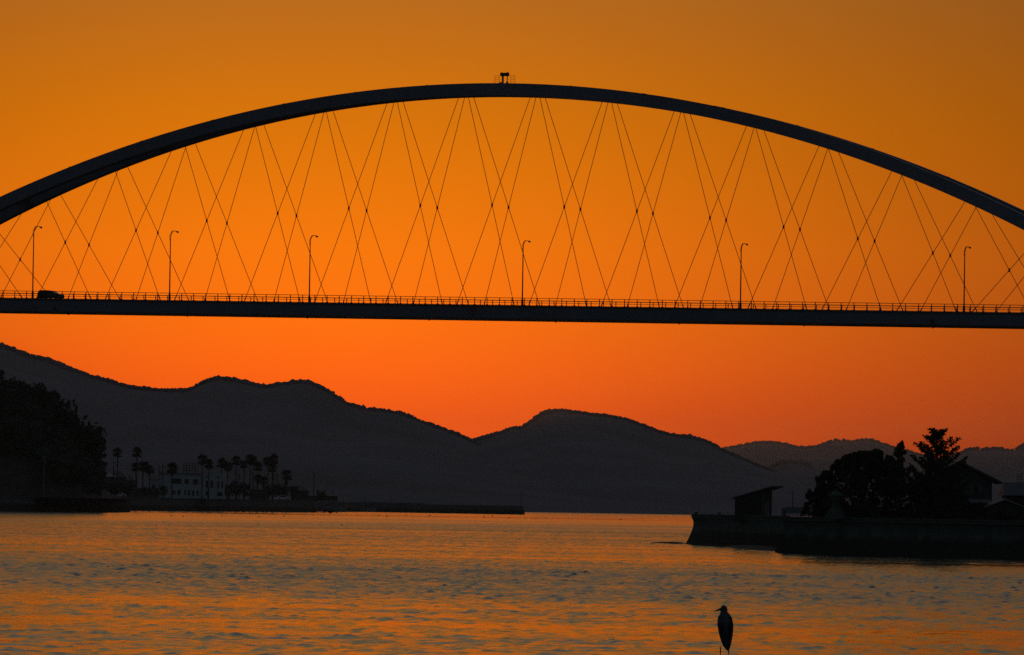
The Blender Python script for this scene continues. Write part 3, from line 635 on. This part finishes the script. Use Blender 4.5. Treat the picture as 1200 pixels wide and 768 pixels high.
# houses
def gable_house(label, px, d, z0, w_, dep, eave, ridge_z, over, wall, roof, trim=None, wins=(), rz=0, name='house', lower=None, thick=.14):
    t = thing(name, label, 'house' if name == 'house' else name.replace('_', ' '), (gx(px, d), d, z0), rz)
    a, e, r = w_ / 2, eave - z0, ridge_z - z0
    MB().prism([(-a, -.3), (a, -.3), (a, e), (0, r - .02), (-a, e)], 0, dep).build('wall', wall, t)
    b = a + over; ez = e - over * (r - e) / a
    for sg in (-1, 1):
        o = MB().prism([(sg * .004, r + .02), (sg * b, ez + .02), (sg * b, ez + .02 + thick), (sg * .004, r + .02 + thick)], -over * .7, dep + over * .7).build('roof', roof, t)
        if trim: MB().prism([(sg * .01, r + .03 + thick), (sg * b, ez + .03 + thick), (sg * b, ez - .06 + thick), (sg * .01, r - .06 + thick)], -over * .7 - .05, -over * .7 - .006).build('bargeboard', trim, t)
    for x, z, ww, hh in wins:
        f = MB().box((x, -.02, z), (ww + .1, .06, hh + .1)).build('window', DOORM, t); MB().box((x, -.055, z), (ww / 2 - .03, .02, hh - .03)).build('pane', GLASS, f)
    if lower:
        x0, x1, zl = lower; MB().add([(x0, 0, zl + .3), (x1, 0, zl + .3), (x1 + .1, -1.2, zl - .05), (x0 - .1, -1.2, zl - .05), (x0, 0, zl + .38), (x1, 0, zl + .38), (x1 + .1, -1.2, zl + .03), (x0 - .1, -1.2, zl + .03)], [(0, 1, 2, 3), (7, 6, 5, 4), (3, 2, 6, 7), (0, 3, 7, 4), (1, 5, 6, 2), (0, 4, 5, 1)]).build('lower_roof', ROOFL, t)
    return t
d = 512; z_e = L(1150, 566, d).z; 
gable_house('teal grey two-storey house with tiled gable roof behind the conifer', 1124, d, 2.2, 4.9, 7, L(1150, 561.5, d).z, L(1124, 542.5, d).z, .75, WALLH, ROOFT, None, [(1.25, L(1145, 574, d).z - 2.2, .85, .55)], lower=(.2, 2.35, L(1145, 589, d).z - 2.35))
d = 540; hb = thing('house', 'low house with long dark tiled roof at the right edge', 'house', (gx(1205, d), d, 2.2))
zt = L(1180, 565, d).z - 2.2; ze = L(1180, 580, d).z - 2.2
MB().box((0, 3, ze / 2), (3.4, 5, ze)).box((2.5, 3.2, ze / 2), (3.4, 5, ze - .02)).build('wall', WALLH, hb)
MB().add([(-2.0, 0, ze - .05), (4.8, 0, ze - .05), (4.8, 6, ze - .05), (-2.0, 6, ze - .05), (-1.75, 3, zt), (4.5, 3, zt)], [(3, 2, 1, 0), (0, 1, 5, 4), (2, 3, 4, 5), (1, 2, 5), (3, 0, 4)]).build('roof', ROOFT, hb)
MB().box((-.7, .48, ze - .5), (.8, .06, .6)).build('window', GLASS, hb)
an = MB()
for dx in (-.13, .13): an.tube([(dx - .5, 3, zt - .1), (dx - .5, 3, zt + .68)], .022, 5)
for zz in (.25, .45, .62): an.tube([(-.75, 3, zt + zz), (-.25, 3, zt + zz)], .016, 4)
an.build('television_antenna', RAIL, hb)
gable_house('small dark gabled boat shed with pale roof edge at the right edge', 1178, 474, 2.3, 2.55, 4, L(1178, 594.5, 474).z, L(1178, 586.5, 474).z, .2, WOOD, ROOFT, ROOFL, name='boat_shed', thick=.08)
pw = thing('power_line', 'pair of thin overhead wires sloping up past the right edge', 'power line', (gx(1290, 560), 560, 2.2))
MB().tube([(0, 0, 0), (0, 0, 9.2)], [.16, .11], 8).build('pole', CONC3, pw)
for k, (ye, ys) in enumerate(((557, 499), (562, 505))):
    a = L(1158, ye, 515) - pw.location; b = Vector((0, 0, 8.9 - .5 * k)); mid = (a + b) / 2 - Vector((0, 0, .35))
    MB().tube([a, (a + mid) / 2 - Vector((0, 0, .1)), mid, (mid + b) / 2 - Vector((0, 0, .1)), b], .012, 4).build('wire', RAIL, pw)

# ------------------------------------------------------------------ harbour town at the left
GZ = 4.25
def Tp(px, d): return (gx(px, d), d, GZ)
# white building
d = 2290; k = d / F; wb = thing('white_building', 'white two-storey harbour building with dark windows behind the palms', 'building', Tp(224, d), R(5))
def bx(px): return (px - 224) * k
zT = lambda py, px=224: L(px, py, d).z - GZ
ht = zT(554.5)
MB().box(((bx(186) + bx(235)) / 2, 5, ht / 2 - .15), (bx(235) - bx(186), 10, ht - .3)).build('wall', PLASTER, wb)
MB().box(((bx(235) + bx(263)) / 2, 5.2, ht / 2), (bx(263) - bx(235) - .01, 11.2, ht)).build('stair_block', PLASTER, wb)
MB().box(((bx(160) + bx(186)) / 2, 5, zT(573) / 2), (bx(185.8) - bx(160), 8, zT(573))).build('annex', WALLH, wb)
MB().box(((bx(186) + bx(235)) / 2, 5, ht - .2), (bx(235.8) - bx(185), 11.2, .25)).build('roof_edge', ROOFL, wb)
def win(x0, x1, y0, y1, yo=0.0):
    f = MB().box(((bx(x0) + bx(x1)) / 2, yo - .02, (zT(y0) + zT(y1)) / 2), (bx(x1) - bx(x0), .1, zT(y0) - zT(y1))).build('window', DOORM, wb)
    MB().box(((bx(x0) + bx(x1)) / 2, yo - .08, (zT(y0) + zT(y1)) / 2), (bx(x1) - bx(x0) - .12, .04, zT(y0) - zT(y1) - .12)).build('pane', GLASS, f)
for a in ((200.7, 212, 561.3, 567.3), (215.7, 220.7, 561.7, 567.3), (225.8, 231.3, 561.7, 567.8), (201.3, 205.3, 575.3, 580), (208, 211.2, 574.5, 580.5), (215.8, 217.8, 574.3, 580.7), (220, 222.7, 574.5, 581), (224.7, 227.2, 575, 581), (230, 232.2, 575, 581)): win(*a)
for a in ((240.8, 243, 557.7, 560), (254, 256, 557.7, 560), (240.8, 243.2, 563.3, 571.3), (246, 249.3, 563, 571.5), (254.2, 256.5, 563.5, 571.5), (258.8, 261, 563.3, 571.5), (240.8, 243, 575.5, 580.5), (254, 260.5, 576, 581)): win(*a, -.4)
for a in ((188.5, 196, 570.5, 571.5),): win(*a)
rf = MB(); x0, x1 = bx(214.7), bx(231.5); za, zb = ht, zT(543)
for i in range(6): xx = x0 + (x1 - x0) * i / 5; rf.tube([(xx, 3, za - .1), (xx, 3, zb)], .12, 5)
for i in range(4): zz = za + (zb - za) * (i + 1) / 4; rf.tube([(x0, 3, zz), (x1, 3, zz)], .1, 5)
rf.build('roof_frame', RAIL, wb)
rf = MB()
for xx in (bx(185.5), bx(190)): rf.tube([(xx, -.8, 0), (xx, -.8, zT(546))], .13, 6)
rf.box(((bx(185.5) + bx(190)) / 2, -.8, zT(554)), (bx(190) - bx(185.5), .15, .25)).build('steel_frame', RAIL, wb)
# palms
def palm_meshes(ht, cr_, seed, skirt=1.0, fat=1.0):
    r = np.random.default_rng(seed); tr = MB().tube([(0, 0, -.3), (.1 * r.normal(), .1, ht * .35), (.12 * r.normal(), 0, ht * .7), (0, 0, ht)], [.34 * fat, .25 * fat, .22 * fat, .2 * fat], 8)
    cw = MB()
    for q in range(58):
        a = r.uniform(0, 6.28); el = r.uniform(-.75, 1.35); ln = cr_ * r.uniform(.75, 1.08)
        dv = Vector((math.cos(a) * math.cos(el), math.sin(a) * math.cos(el), math.sin(el))); p0 = Vector((0, 0, ht)); p1 = p0 + dv * ln * .5
        cw.tube([p0, p1], .035, 3, False)
        sd_ = dv.cross(Vector((0, 0, 1))).normalized(); up = sd_.cross(dv)
        for b in np.linspace(-1.15, 1.15, 9):                   # blades of one fan leaf
            e = (dv * math.cos(b) + sd_ * math.sin(b)) * ln * .52; e = e + Vector((0, 0, -.07 * ln * r.uniform(.2, 1.5))); wv = up * .02 + (sd_ * math.cos(b) - dv * math.sin(b)) * ln * .10
            cw.add([p1, p1 + e * .55 + wv, p1 + e, p1 + e * .55 - wv], [(0, 1, 2, 3)])
    sk = MB()
    for q in range(int(34 * skirt)):
        a = r.uniform(0, 6.28); z = ht - r.uniform(.0, 1.0) * cr_ * .45 * skirt; rr = .25 + r.uniform(.1, .55) * cr_ * .4
        sk.add([(0.15 * math.cos(a), .15 * math.sin(a), z), (rr * math.cos(a - .3), rr * math.sin(a - .3), z - .45), (rr * math.cos(a), rr * math.sin(a), z - .9), (rr * math.cos(a + .3), rr * math.sin(a + .3), z - .45)], [(0, 1, 2, 3)])
    return tr.mesh('trunk', BARK), cw.mesh('crown', PALMM), sk.mesh('dead_fronds', PALMM)
PV = {}
def palm(px, py, width, d, label, skirt=.6, fat=1.0):
    cz = L(px, py, d).z - GZ; c_ = max(1.0, width * .66 * d / F)
    ms = palm_meshes(cz, c_, int(px * 13), skirt, fat)
    t = thing('palm_tree', label, 'palm', Tp(px, d), rng.uniform(0, 6), 'palms along the harbour quay')
    for n, me in zip(('trunk', 'crown', 'dead_fronds'), ms): link(n, me, t)
for a in ((136.7, 531, 11.5, 2230, 'lone tall slender palm nearest the wooded headland'), (159.5, 531, 12, 2250, 'tall slender palm rising above the low palm clump left of the white building'),
          (158, 548, 10, 2260, 'leftmost low palm of the clump left of the white building'), (167.3, 547, 13, 2265, 'middle and bushiest palm of the low clump left of the white building', 1),
          (174.3, 551, 11, 2262, 'rightmost low palm of the clump left of the white building', 1), (200.7, 549.5, 14, 2275, 'broad bushy palm in front of the left wing of the white building', 1.4),
          (236.2, 539.5, 12.5, 2270, 'taller of two touching palms before the middle of the white building', 1), (244, 544.5, 11, 2285, 'shaggy palm leaning against its taller neighbour before the white building', 1.5),
          (258.8, 543.5, 12, 2300, 'palm right at the corner of the white building'), (266.3, 547.5, 10.5, 2310, 'lower palm just right of the white building corner', 1),
          (275.8, 541, 11.5, 2330, 'slim palm standing free right of the white building'), (285.3, 545, 10, 2340, 'slim shorter palm left of the tall double-trunked pair'),
          (292.6, 538.5, 11.5, 2360, 'left palm of the tall close pair at the middle of the row'), (295.6, 541, 11.5, 2372, 'right palm of the tall close pair at the middle of the row'),
          (301.3, 547.5, 10.5, 2385, 'medium palm just right of the tall close pair', .8), (301.6, 561.5, 10, 2380, 'short stocky palm below the medium palm', 1.6, 1.3), (308.8, 563.5, 9.5, 2400, 'short stocky palm right of the other short palm', 1.6, 1.3),
          (312.8, 541.5, 12, 2410, 'left palm of the tall trio near the end of the row', .8), (319.5, 539, 12, 2420, 'tallest palm of the trio near the end of the row'), (318.6, 549, 11, 2430, 'lower palm tucked under the tallest of the trio'),
          (335, 557.5, 13, 2450, 'round fat-headed palm alone at the right end of the row', 2.2, 1.4)):
    palm(*a)
# utility poles
def upole(px, yt, d, label, arms=1, mat=WOOD):
    t = thing('utility_pole', label, 'utility pole', Tp(px, d), rng.uniform(-.3, .3), 'utility poles of the harbour town'); h_ = L(px, yt, d).z - GZ
    MB().tube([(0, 0, 0), (0, 0, h_)], [.2, .14], 7).build('pole', mat, t)
    for q in range(arms): MB().box((0, 0, h_ - .7 - 1.1 * q), (2.2, .16, .16)).build('crossarm', mat, t)
upole(117.5, 527, 2200, 'utility pole with two crossarms beside the headland trees', 2); upole(132.4, 540, 2240, 'thin utility pole behind the lone tall palm', 1); upole(189.5, 545, 2330, 'utility pole behind the left wing of the white building', 1)
upole(279.5, 555.5, 2380, 'utility pole between the free-standing slim palms', 2); upole(324.3, 554.5, 2460, 'utility pole left of the fat-headed palm', 2); upole(367.3, 550.5, 2560, 'tall bare mast pole right of the houses at the quay end', 0); upole(372.5, 573, 2560, 'short post with crossarm next to the tall bare mast', 1)
# small houses
def hip_house(label, px0, px1, ytop, yeave, d, wall=WALLH, roof=ROOFT, dep=7, wins=2):
    k = d / F; w_ = (px1 - px0) * k; t = thing('house', label, 'house', Tp((px0 + px1) / 2, d)); e = L(px0, yeave, d).z - GZ; r = L(px0, ytop, d).z - GZ
    MB().box((0, dep / 2, e / 2), (w_, dep, e)).build('wall', wall, t); a = w_ / 2 + .5; b = w_ / 2 - min(w_ * .3, 2.5)
    MB().add([(-a, -.5, e), (a, -.5, e), (a, dep + .5, e), (-a, dep + .5, e), (-b, dep / 2, r), (b, dep / 2, r)], [(3, 2, 1, 0), (0, 1, 5, 4), (2, 3, 4, 5), (1, 2, 5), (3, 0, 4)]).build('roof', roof, t)
    for q in range(wins): MB().box((w_ * ((q + .5) / wins - .5), -.03, e * .55), (w_ / wins * .4, .08, e * .3)).build('window', GLASS, t)
hip_house('pale-roofed low house beside the headland', 119.5, 132, 555.5, 558.5, 2240, roof=ROOFL)
hip_house('dark hip-roofed house behind the lone tall palm', 128, 146, 552, 559, 2330); hip_house('small dark house left of the low palm clump', 146, 156, 557, 563, 2350)
hip_house('small house with dark window at the left end of the white building', 174.5, 184.5, 558, 562, 2300, wall=PLASTER, wins=1)
hip_house('grey house behind the short stocky palms', 293, 306, 569.5, 574, 2440); hip_house('long low house behind the palm trio', 306, 336, 567.5, 574.5, 2520); hip_house('hip-roofed house right of the fat-headed palm', 341, 361, 570, 575, 2520)
hip_house('low dark net store at the end of the quay', 358, 395, 578.5, 581, 2600, wall=WOOD, roof=TIN, dep=9, wins=0)
# trees and hedges among the houses
TS = [make_tree_mesh(5, 6, 420, .45, LEAFD) for _ in range(3)]
for q, (px, d, s_, lab) in enumerate(((124, 2200, .85, 'rounded dark garden tree below the pale-roofed house'), (134, 2195, .8, 'rounded dark garden tree at the foot of the lone tall palm'), (144, 2200, .85, 'rounded dark garden tree left of the low palm clump'), (152, 2215, .8, 'dark garden tree at the left edge of the low palm clump'), (113, 2190, 1.3, 'dark tree hugging the end of the headland'),
                             (171, 2230, .7, 'dark garden bush below the low palm clump'), (192, 2262, .75, 'dark garden bush before the left wing of the white building'), (268, 2320, 1.1, 'dark tree at the right corner of the white building'), (277, 2330, 1.2, 'dark tree below the free-standing slim palm'), (286, 2350, 1.0, 'dark tree below the shorter slim palm'),
                             (314, 2480, 1.15, 'dark round tree between the palm trio and the short palms'), (327, 2490, 1.15, 'dark round tree left of the fat-headed palm'), (343, 2490, 1.0, 'dark tree left of the last hip-roofed house'), (376, 2590, .8, 'dark bush beside the net store'))):
    tree('garden_tree', lab, Tp(px, d), TS[q % 3], s_, rng.uniform(0, 6), 'garden trees of the harbour town')
for px, d, lab, pt_ in ((119, 2195, 'pale parked car at the foot of the headland', CARW), (140, 2200, 'pale parked car below the lone tall palm', CARW), (323, 2440, 'left of two pale cars parked under the palm trio', CARW), (333, 2450, 'right of two pale cars parked under the palm trio', CARW)):
    make_car('parked_car', lab, Tp(px, d), 0, pt_, group='cars parked along the quay')
# boats
def boat(label, px, d, ln, mast_y, rz=0.2, cabin=True):
    t = thing('fishing_boat', label, 'boat', (gx(px, d), d, 0), rz); h_ = 1.5; n = 9; vs = []; fs = []
    for i in range(n):
        u = i / (n - 1); x = (u - .5) * ln; w_ = ln * .14 * (1 - max(0, (u - .55) / .45) ** 2) + .03; sh = h_ + .9 * max(0, u - .4) ** 1.5
        vs += [(x, -w_, sh), (x, -w_ * .75, .1), (x, 0, -.4), (x, w_ * .75, .1), (x, w_, sh)]
    for i in range(n - 1):
        for k_ in range(5): fs.append((i * 5 + k_, i * 5 + (k_ + 1) % 5, (i + 1) * 5 + (k_ + 1) % 5, (i + 1) * 5 + k_))
    fs += [(0, 1, 2, 3, 4), tuple((n - 1) * 5 + q for q in (4, 3, 2, 1, 0))]
    MB().add(vs, fs).build('hull', BOATM, t); mt_ = L(px, mast_y, d).z
    if cabin: cb_ = MB().box((-ln * .18, 0, h_ + .9), (ln * .24, ln * .16, 1.9)).build('cabin', BOATM, t); MB().box((-ln * .18, -ln * .08 - .02, h_ + 1.2), (ln * .2, .05, .6)).build('window', GLASS, cb_)
    MB().tube([(0, 0, h_), (0, 0, mt_)], [.12, .06], 6).build('mast', RAIL, t)
    MB().tube([(0, 0, mt_ - .3), (-ln * .45, 0, h_)], .03, 4).build('stay', RAIL, t); MB().tube([(0, 0, mt_ * .6), (-ln * .3, 0, mt_ * .45)], .05, 5).build('boom', RAIL, t)
boat('pale fishing boat with a tall stayed mast moored at the quay end', 389.5, 2700, 11, 560.5, .15); boat('small boat with a short mast lying against the breakwater', 428.3, 2915, 9, 577, .1)
for px, yt, lab, d in ((402.6, 581.5, 'small beacon post at the landward end of the breakwater', 2950), (458.8, 577, 'thin lamp post on the near half of the breakwater', 2942), (610.3, 577.5, 'thin lamp post on the outer tip of the breakwater', 2838)):
    t = thing('lamp_post', lab, 'lamp post', (gx(px, d), d, 3.6)); h_ = L(px, yt, d).z - 3.6
    MB().tube([(0, 0, 0), (0, 0, h_)], [.1, .07], 6).build('pole', RAIL, t); MB().box((-.3, 0, h_), (.8, .2, .12)).build('lamp_head', RAIL, t)
# poles and cable before the headland
for px, lab in ((51, 'left utility pole along the headland shore road'), (101, 'right utility pole along the headland shore road')):
    d = 1700 if px < 60 else 1800
    t = thing('utility_pole', lab, 'utility pole', (gx(px, d), d, 3.7), 0, 'utility poles on the headland road'); h_ = L(px, 533, d).z - 3.7
    MB().tube([(0, 0, 0), (0, 0, h_)], [.17, .12], 7).build('pole', CONC3, t); MB().box((0, 0, h_ - .5), (1.6, .14, .14)).build('crossarm', CONC3, t)
    if px < 60:
        a = Vector((0, 0, h_ - .4)); b = L(101, 533.5, 1800) - t.location; MB().tube([a.lerp(b, u) - Vector((0, 0, 2.0 * 4 * u * (1 - u) * .5)) for u in np.linspace(0, 1, 9)], .035, 4).build('wire', CONC3, t)

# ------------------------------------------------------------------ floats on the water
fm = MB().rings([(-.15, 0, 0, .12, .12), (-.05, 0, 0, .26, .26), (.12, 0, 0, .28, .28), (.24, 0, 0, .14, .14), (.34, 0, 0, .05, .05)], 10).mesh('float_body', FLOATM); rm = MB().tube([(0, 0, .3), (0, 0, .40)], .05, 6).mesh('float_ring', FLOATM)
for px, py in ((201, 605), (215, 605.6), (260, 604.7), (304, 606), (333, 605.5), (444, 604.6), (453.6, 605.8), (476, 604), (503.6, 604.6), (567.6, 605.9), (577, 605.4), (597.4, 607.4), (728, 609.2), (183.7, 616.2), (303, 615.5), (401, 616)):
    hz = HY + .0158 * (px - 600); d = F * H / (py - hz); t = thing('mooring_float', 'tiny dark mooring float on the bright water off the harbour', 'float', (gx(px, d), d, 0), 0, 'mooring floats off the harbour')
    link('float_body', fm, t); link('float_ring', rm, t); q = d / 2300; t.scale = (q, q, q)

# ------------------------------------------------------------------ birds
# gull skimming the water, wings arched
g = L(387, 600.2, 640); gu = thing('flying_bird', 'dark bird with arched wings flying low over the water by the quay', 'bird', g, 0); gu.rotation_euler.x = -.62; gu.scale = (1.1, 1.1, 1.1)
b = MB()
for sg in (-1, 1):
    prof = [(.05, .0, .14, .02), (.22, .09, .15, .025), (.36, .11, .13, .02), (.5, .03, .1, .015), (.62, -.10, .05, .01)]
    vs = []
    for x, z, c, th_ in prof: vs += [(sg * x, -c, z), (sg * x, 0, z + th_), (sg * x, c, z), (sg * x, 0, z - th_)]
    fs = [(i * 4 + k_, i * 4 + (k_ + 1) % 4, i * 4 + 4 + (k_ + 1) % 4, i * 4 + 4 + k_) for i in range(4) for k_ in range(4)] + [(0, 1, 2, 3), (19, 18, 17, 16)]
    b.add(vs, fs)
b.tube([(0, -.28, .0), (0, -.22, .02), (0, -.1, .0), (0, .1, 0), (0, .28, .01)], [.015, .05, .08, .07, .02], 8).build('body', GULLM, gu, True)
# grey heron, hunched on a rock
hd = 94.0; hz = HY + .0158 * 252
hp = Vector((gx(852, hd), hd, H - (788 - hz) / F * hd)); he = thing('heron', 'grey heron standing hunched with its bill to the left at the water', 'heron', hp)
def hx(px): return (px - 852) * hd / F * 1.06
def hzz(py): return (788 - py) * hd / F
prof = [(763, 855.2, 856.2, .010), (761, 852.9, 857.6, .022), (757, 850.3, 858.6, .042), (752, 847.8, 859.6, .07), (746, 845.8, 860.5, .092), (740, 844.5, 861.0, .108), (734, 843.2, 861.2, .118), (729, 842.8, 860.7, .117), (725, 843.3, 859.6, .105), (722, 844.2, 858.4, .09), (719.5, 845.8, 856.6, .068), (717.6, 846.7, 854.6, .05), (716, 846.2, 853.9, .044), (714.4, 845.3, 853.6, .043), (712.8, 845.8, 853.2, .042), (711.2, 847.0, 852.7, .038), (709.9, 848.3, 851.6, .026), (709.3, 849.4, 850.6, .012)]
rg = [(hzz(y), hx((a + b_) / 2), -.02 + .16 * max(0, (y - 735) / 30), hx(b_) / 2 - hx(a) / 2, ry) for y, a, b_, ry in prof]
body = MB().rings(rg, 22)
def leg(x, y0):
    return [(hx(x), y0, hzz(756)), (hx(x) + .004, y0 + .012, hzz(770)), (hx(x) - .002, y0 + .02, hzz(772)), (hx(x), y0, .02)]
for x, y0 in ((846.9, -.03), (856.1, .04)):
    body.tube(leg(x, y0), [.012, .0075, .0095, .006], 8)
    for a in (-2.3, -1.57, -.85, 1.57): body.tube([(hx(x), y0, .016), (hx(x) + math.cos(a) * .05, y0 + math.sin(a) * .05, .014), (hx(x) + math.cos(a) * .09, y0 + math.sin(a) * .09, .004)], [.006, .005, .003], 6)
bo = body.build('body', FEATH, he, True)
bo.data.materials.append(LEGM)
nb_ = 17 * 22 + 2
for pidx, pl_ in enumerate(bo.data.polygons):
    if pidx >= nb_: pl_.material_index = 1
sb_ = bo.modifiers.new('smooth', 'SUBSURF'); sb_.levels = 1; sb_.render_levels = 1
MB().tube([(hx(846.3), -.035, hzz(714.1)), (hx(843.6), -.05, hzz(715.0)), (hx(841), -.066, hzz(716.0)), (hx(838.4), -.08, hzz(716.9))], [.017, .013, .008, .002], 8).build('beak', BEAKM, he, True)
for sg in (-1, 1):                                               # folded wings, close to the sides
    vs = []; fs = []; n = 12
    for i in range(n):
        u = i / (n - 1); y_ = 723 + 35 * u; hwid = np.interp(y_, [723, 731, 740, 750, 758], [8.0, 9.2, 8.3, 6.2, 4.0]); cxp = np.interp(y_, [723, 731, 740, 750, 758], [851.5, 852, 852.8, 853.5, 854.4]); ry = np.interp(y_, [723, 731, 740, 750, 758], [.095, .12, .11, .076, .04]); cyy = -.02 + .16 * max(0, (y_ - 735) / 30)
        for j in range(7):
            a = -1.2 + 2.0 * j / 6; k_ = 1.035 if 0 < j < 6 else .99
            vs.append((hx(cxp) + sg * hwid * hd / F * math.cos(a) * k_, cyy + ry * math.sin(a) * k_, hzz(y_)))
    fs = [(i * 7 + j, i * 7 + j + 1, i * 7 + 8 + j, i * 7 + 7 + j) for i in range(n - 1) for j in range(6)]
    MB().add(vs, fs).build('wing', FEATHD, he, True)
MB().tube([(hx(848.5), -.03, hzz(710.2)), (hx(852.5), -.01, hzz(711.5)), (hx(854.6), .0, hzz(716))], [.012, .012, .002], 6).build('crest_plume', FEATHD, he, True)
MB().blob((hx(847.6), -.058, hzz(713.2)), .006, 0).build('eye', BEAKM, he)
n_ = 20; mb = MB(); mb.rings([(z, .15 * math.sin(z * 3), .1, 1.15 * r_ * 1.3, 1.0 * r_) for z, r_ in ((-1.6, 1.25), (-1.0, 1.15), (-.5, .95), (-.15, .6), (-.02, .3), (.0, .1))], n_)
mb.v = [(x * (1 + .18 * math.sin(7 * math.atan2(y, x) + z * 5)), y * (1 + .14 * math.sin(5 * math.atan2(y, x) + z * 9)), z) for x, y, z in mb.v]
o = mb.build('rock', ROCK, None, True, hp); o['kind'] = 'structure'

# ------------------------------------------------------------------ air
hm = bpy.data.materials.new('haze_air'); hm.use_nodes = True; t = hm.node_tree; t.nodes.remove(t.nodes['Principled BSDF'])
pv = t.nodes.new('ShaderNodeVolumePrincipled'); pv.inputs['Color'].default_value = (.95, .82, .68, 1); pv.inputs['Density'].default_value = HAZE; pv.inputs['Anisotropy'].default_value = 0.45
t.links.new(pv.outputs[0], t.nodes['Material Output'].inputs['Volume'])
o = MB().box((0, (HEND - 700) / 2, (HTOP - 2.6) / 2), (12400, HEND + 700, HTOP + 2.6)).build('haze', hm); o['kind'] = 'stuff'
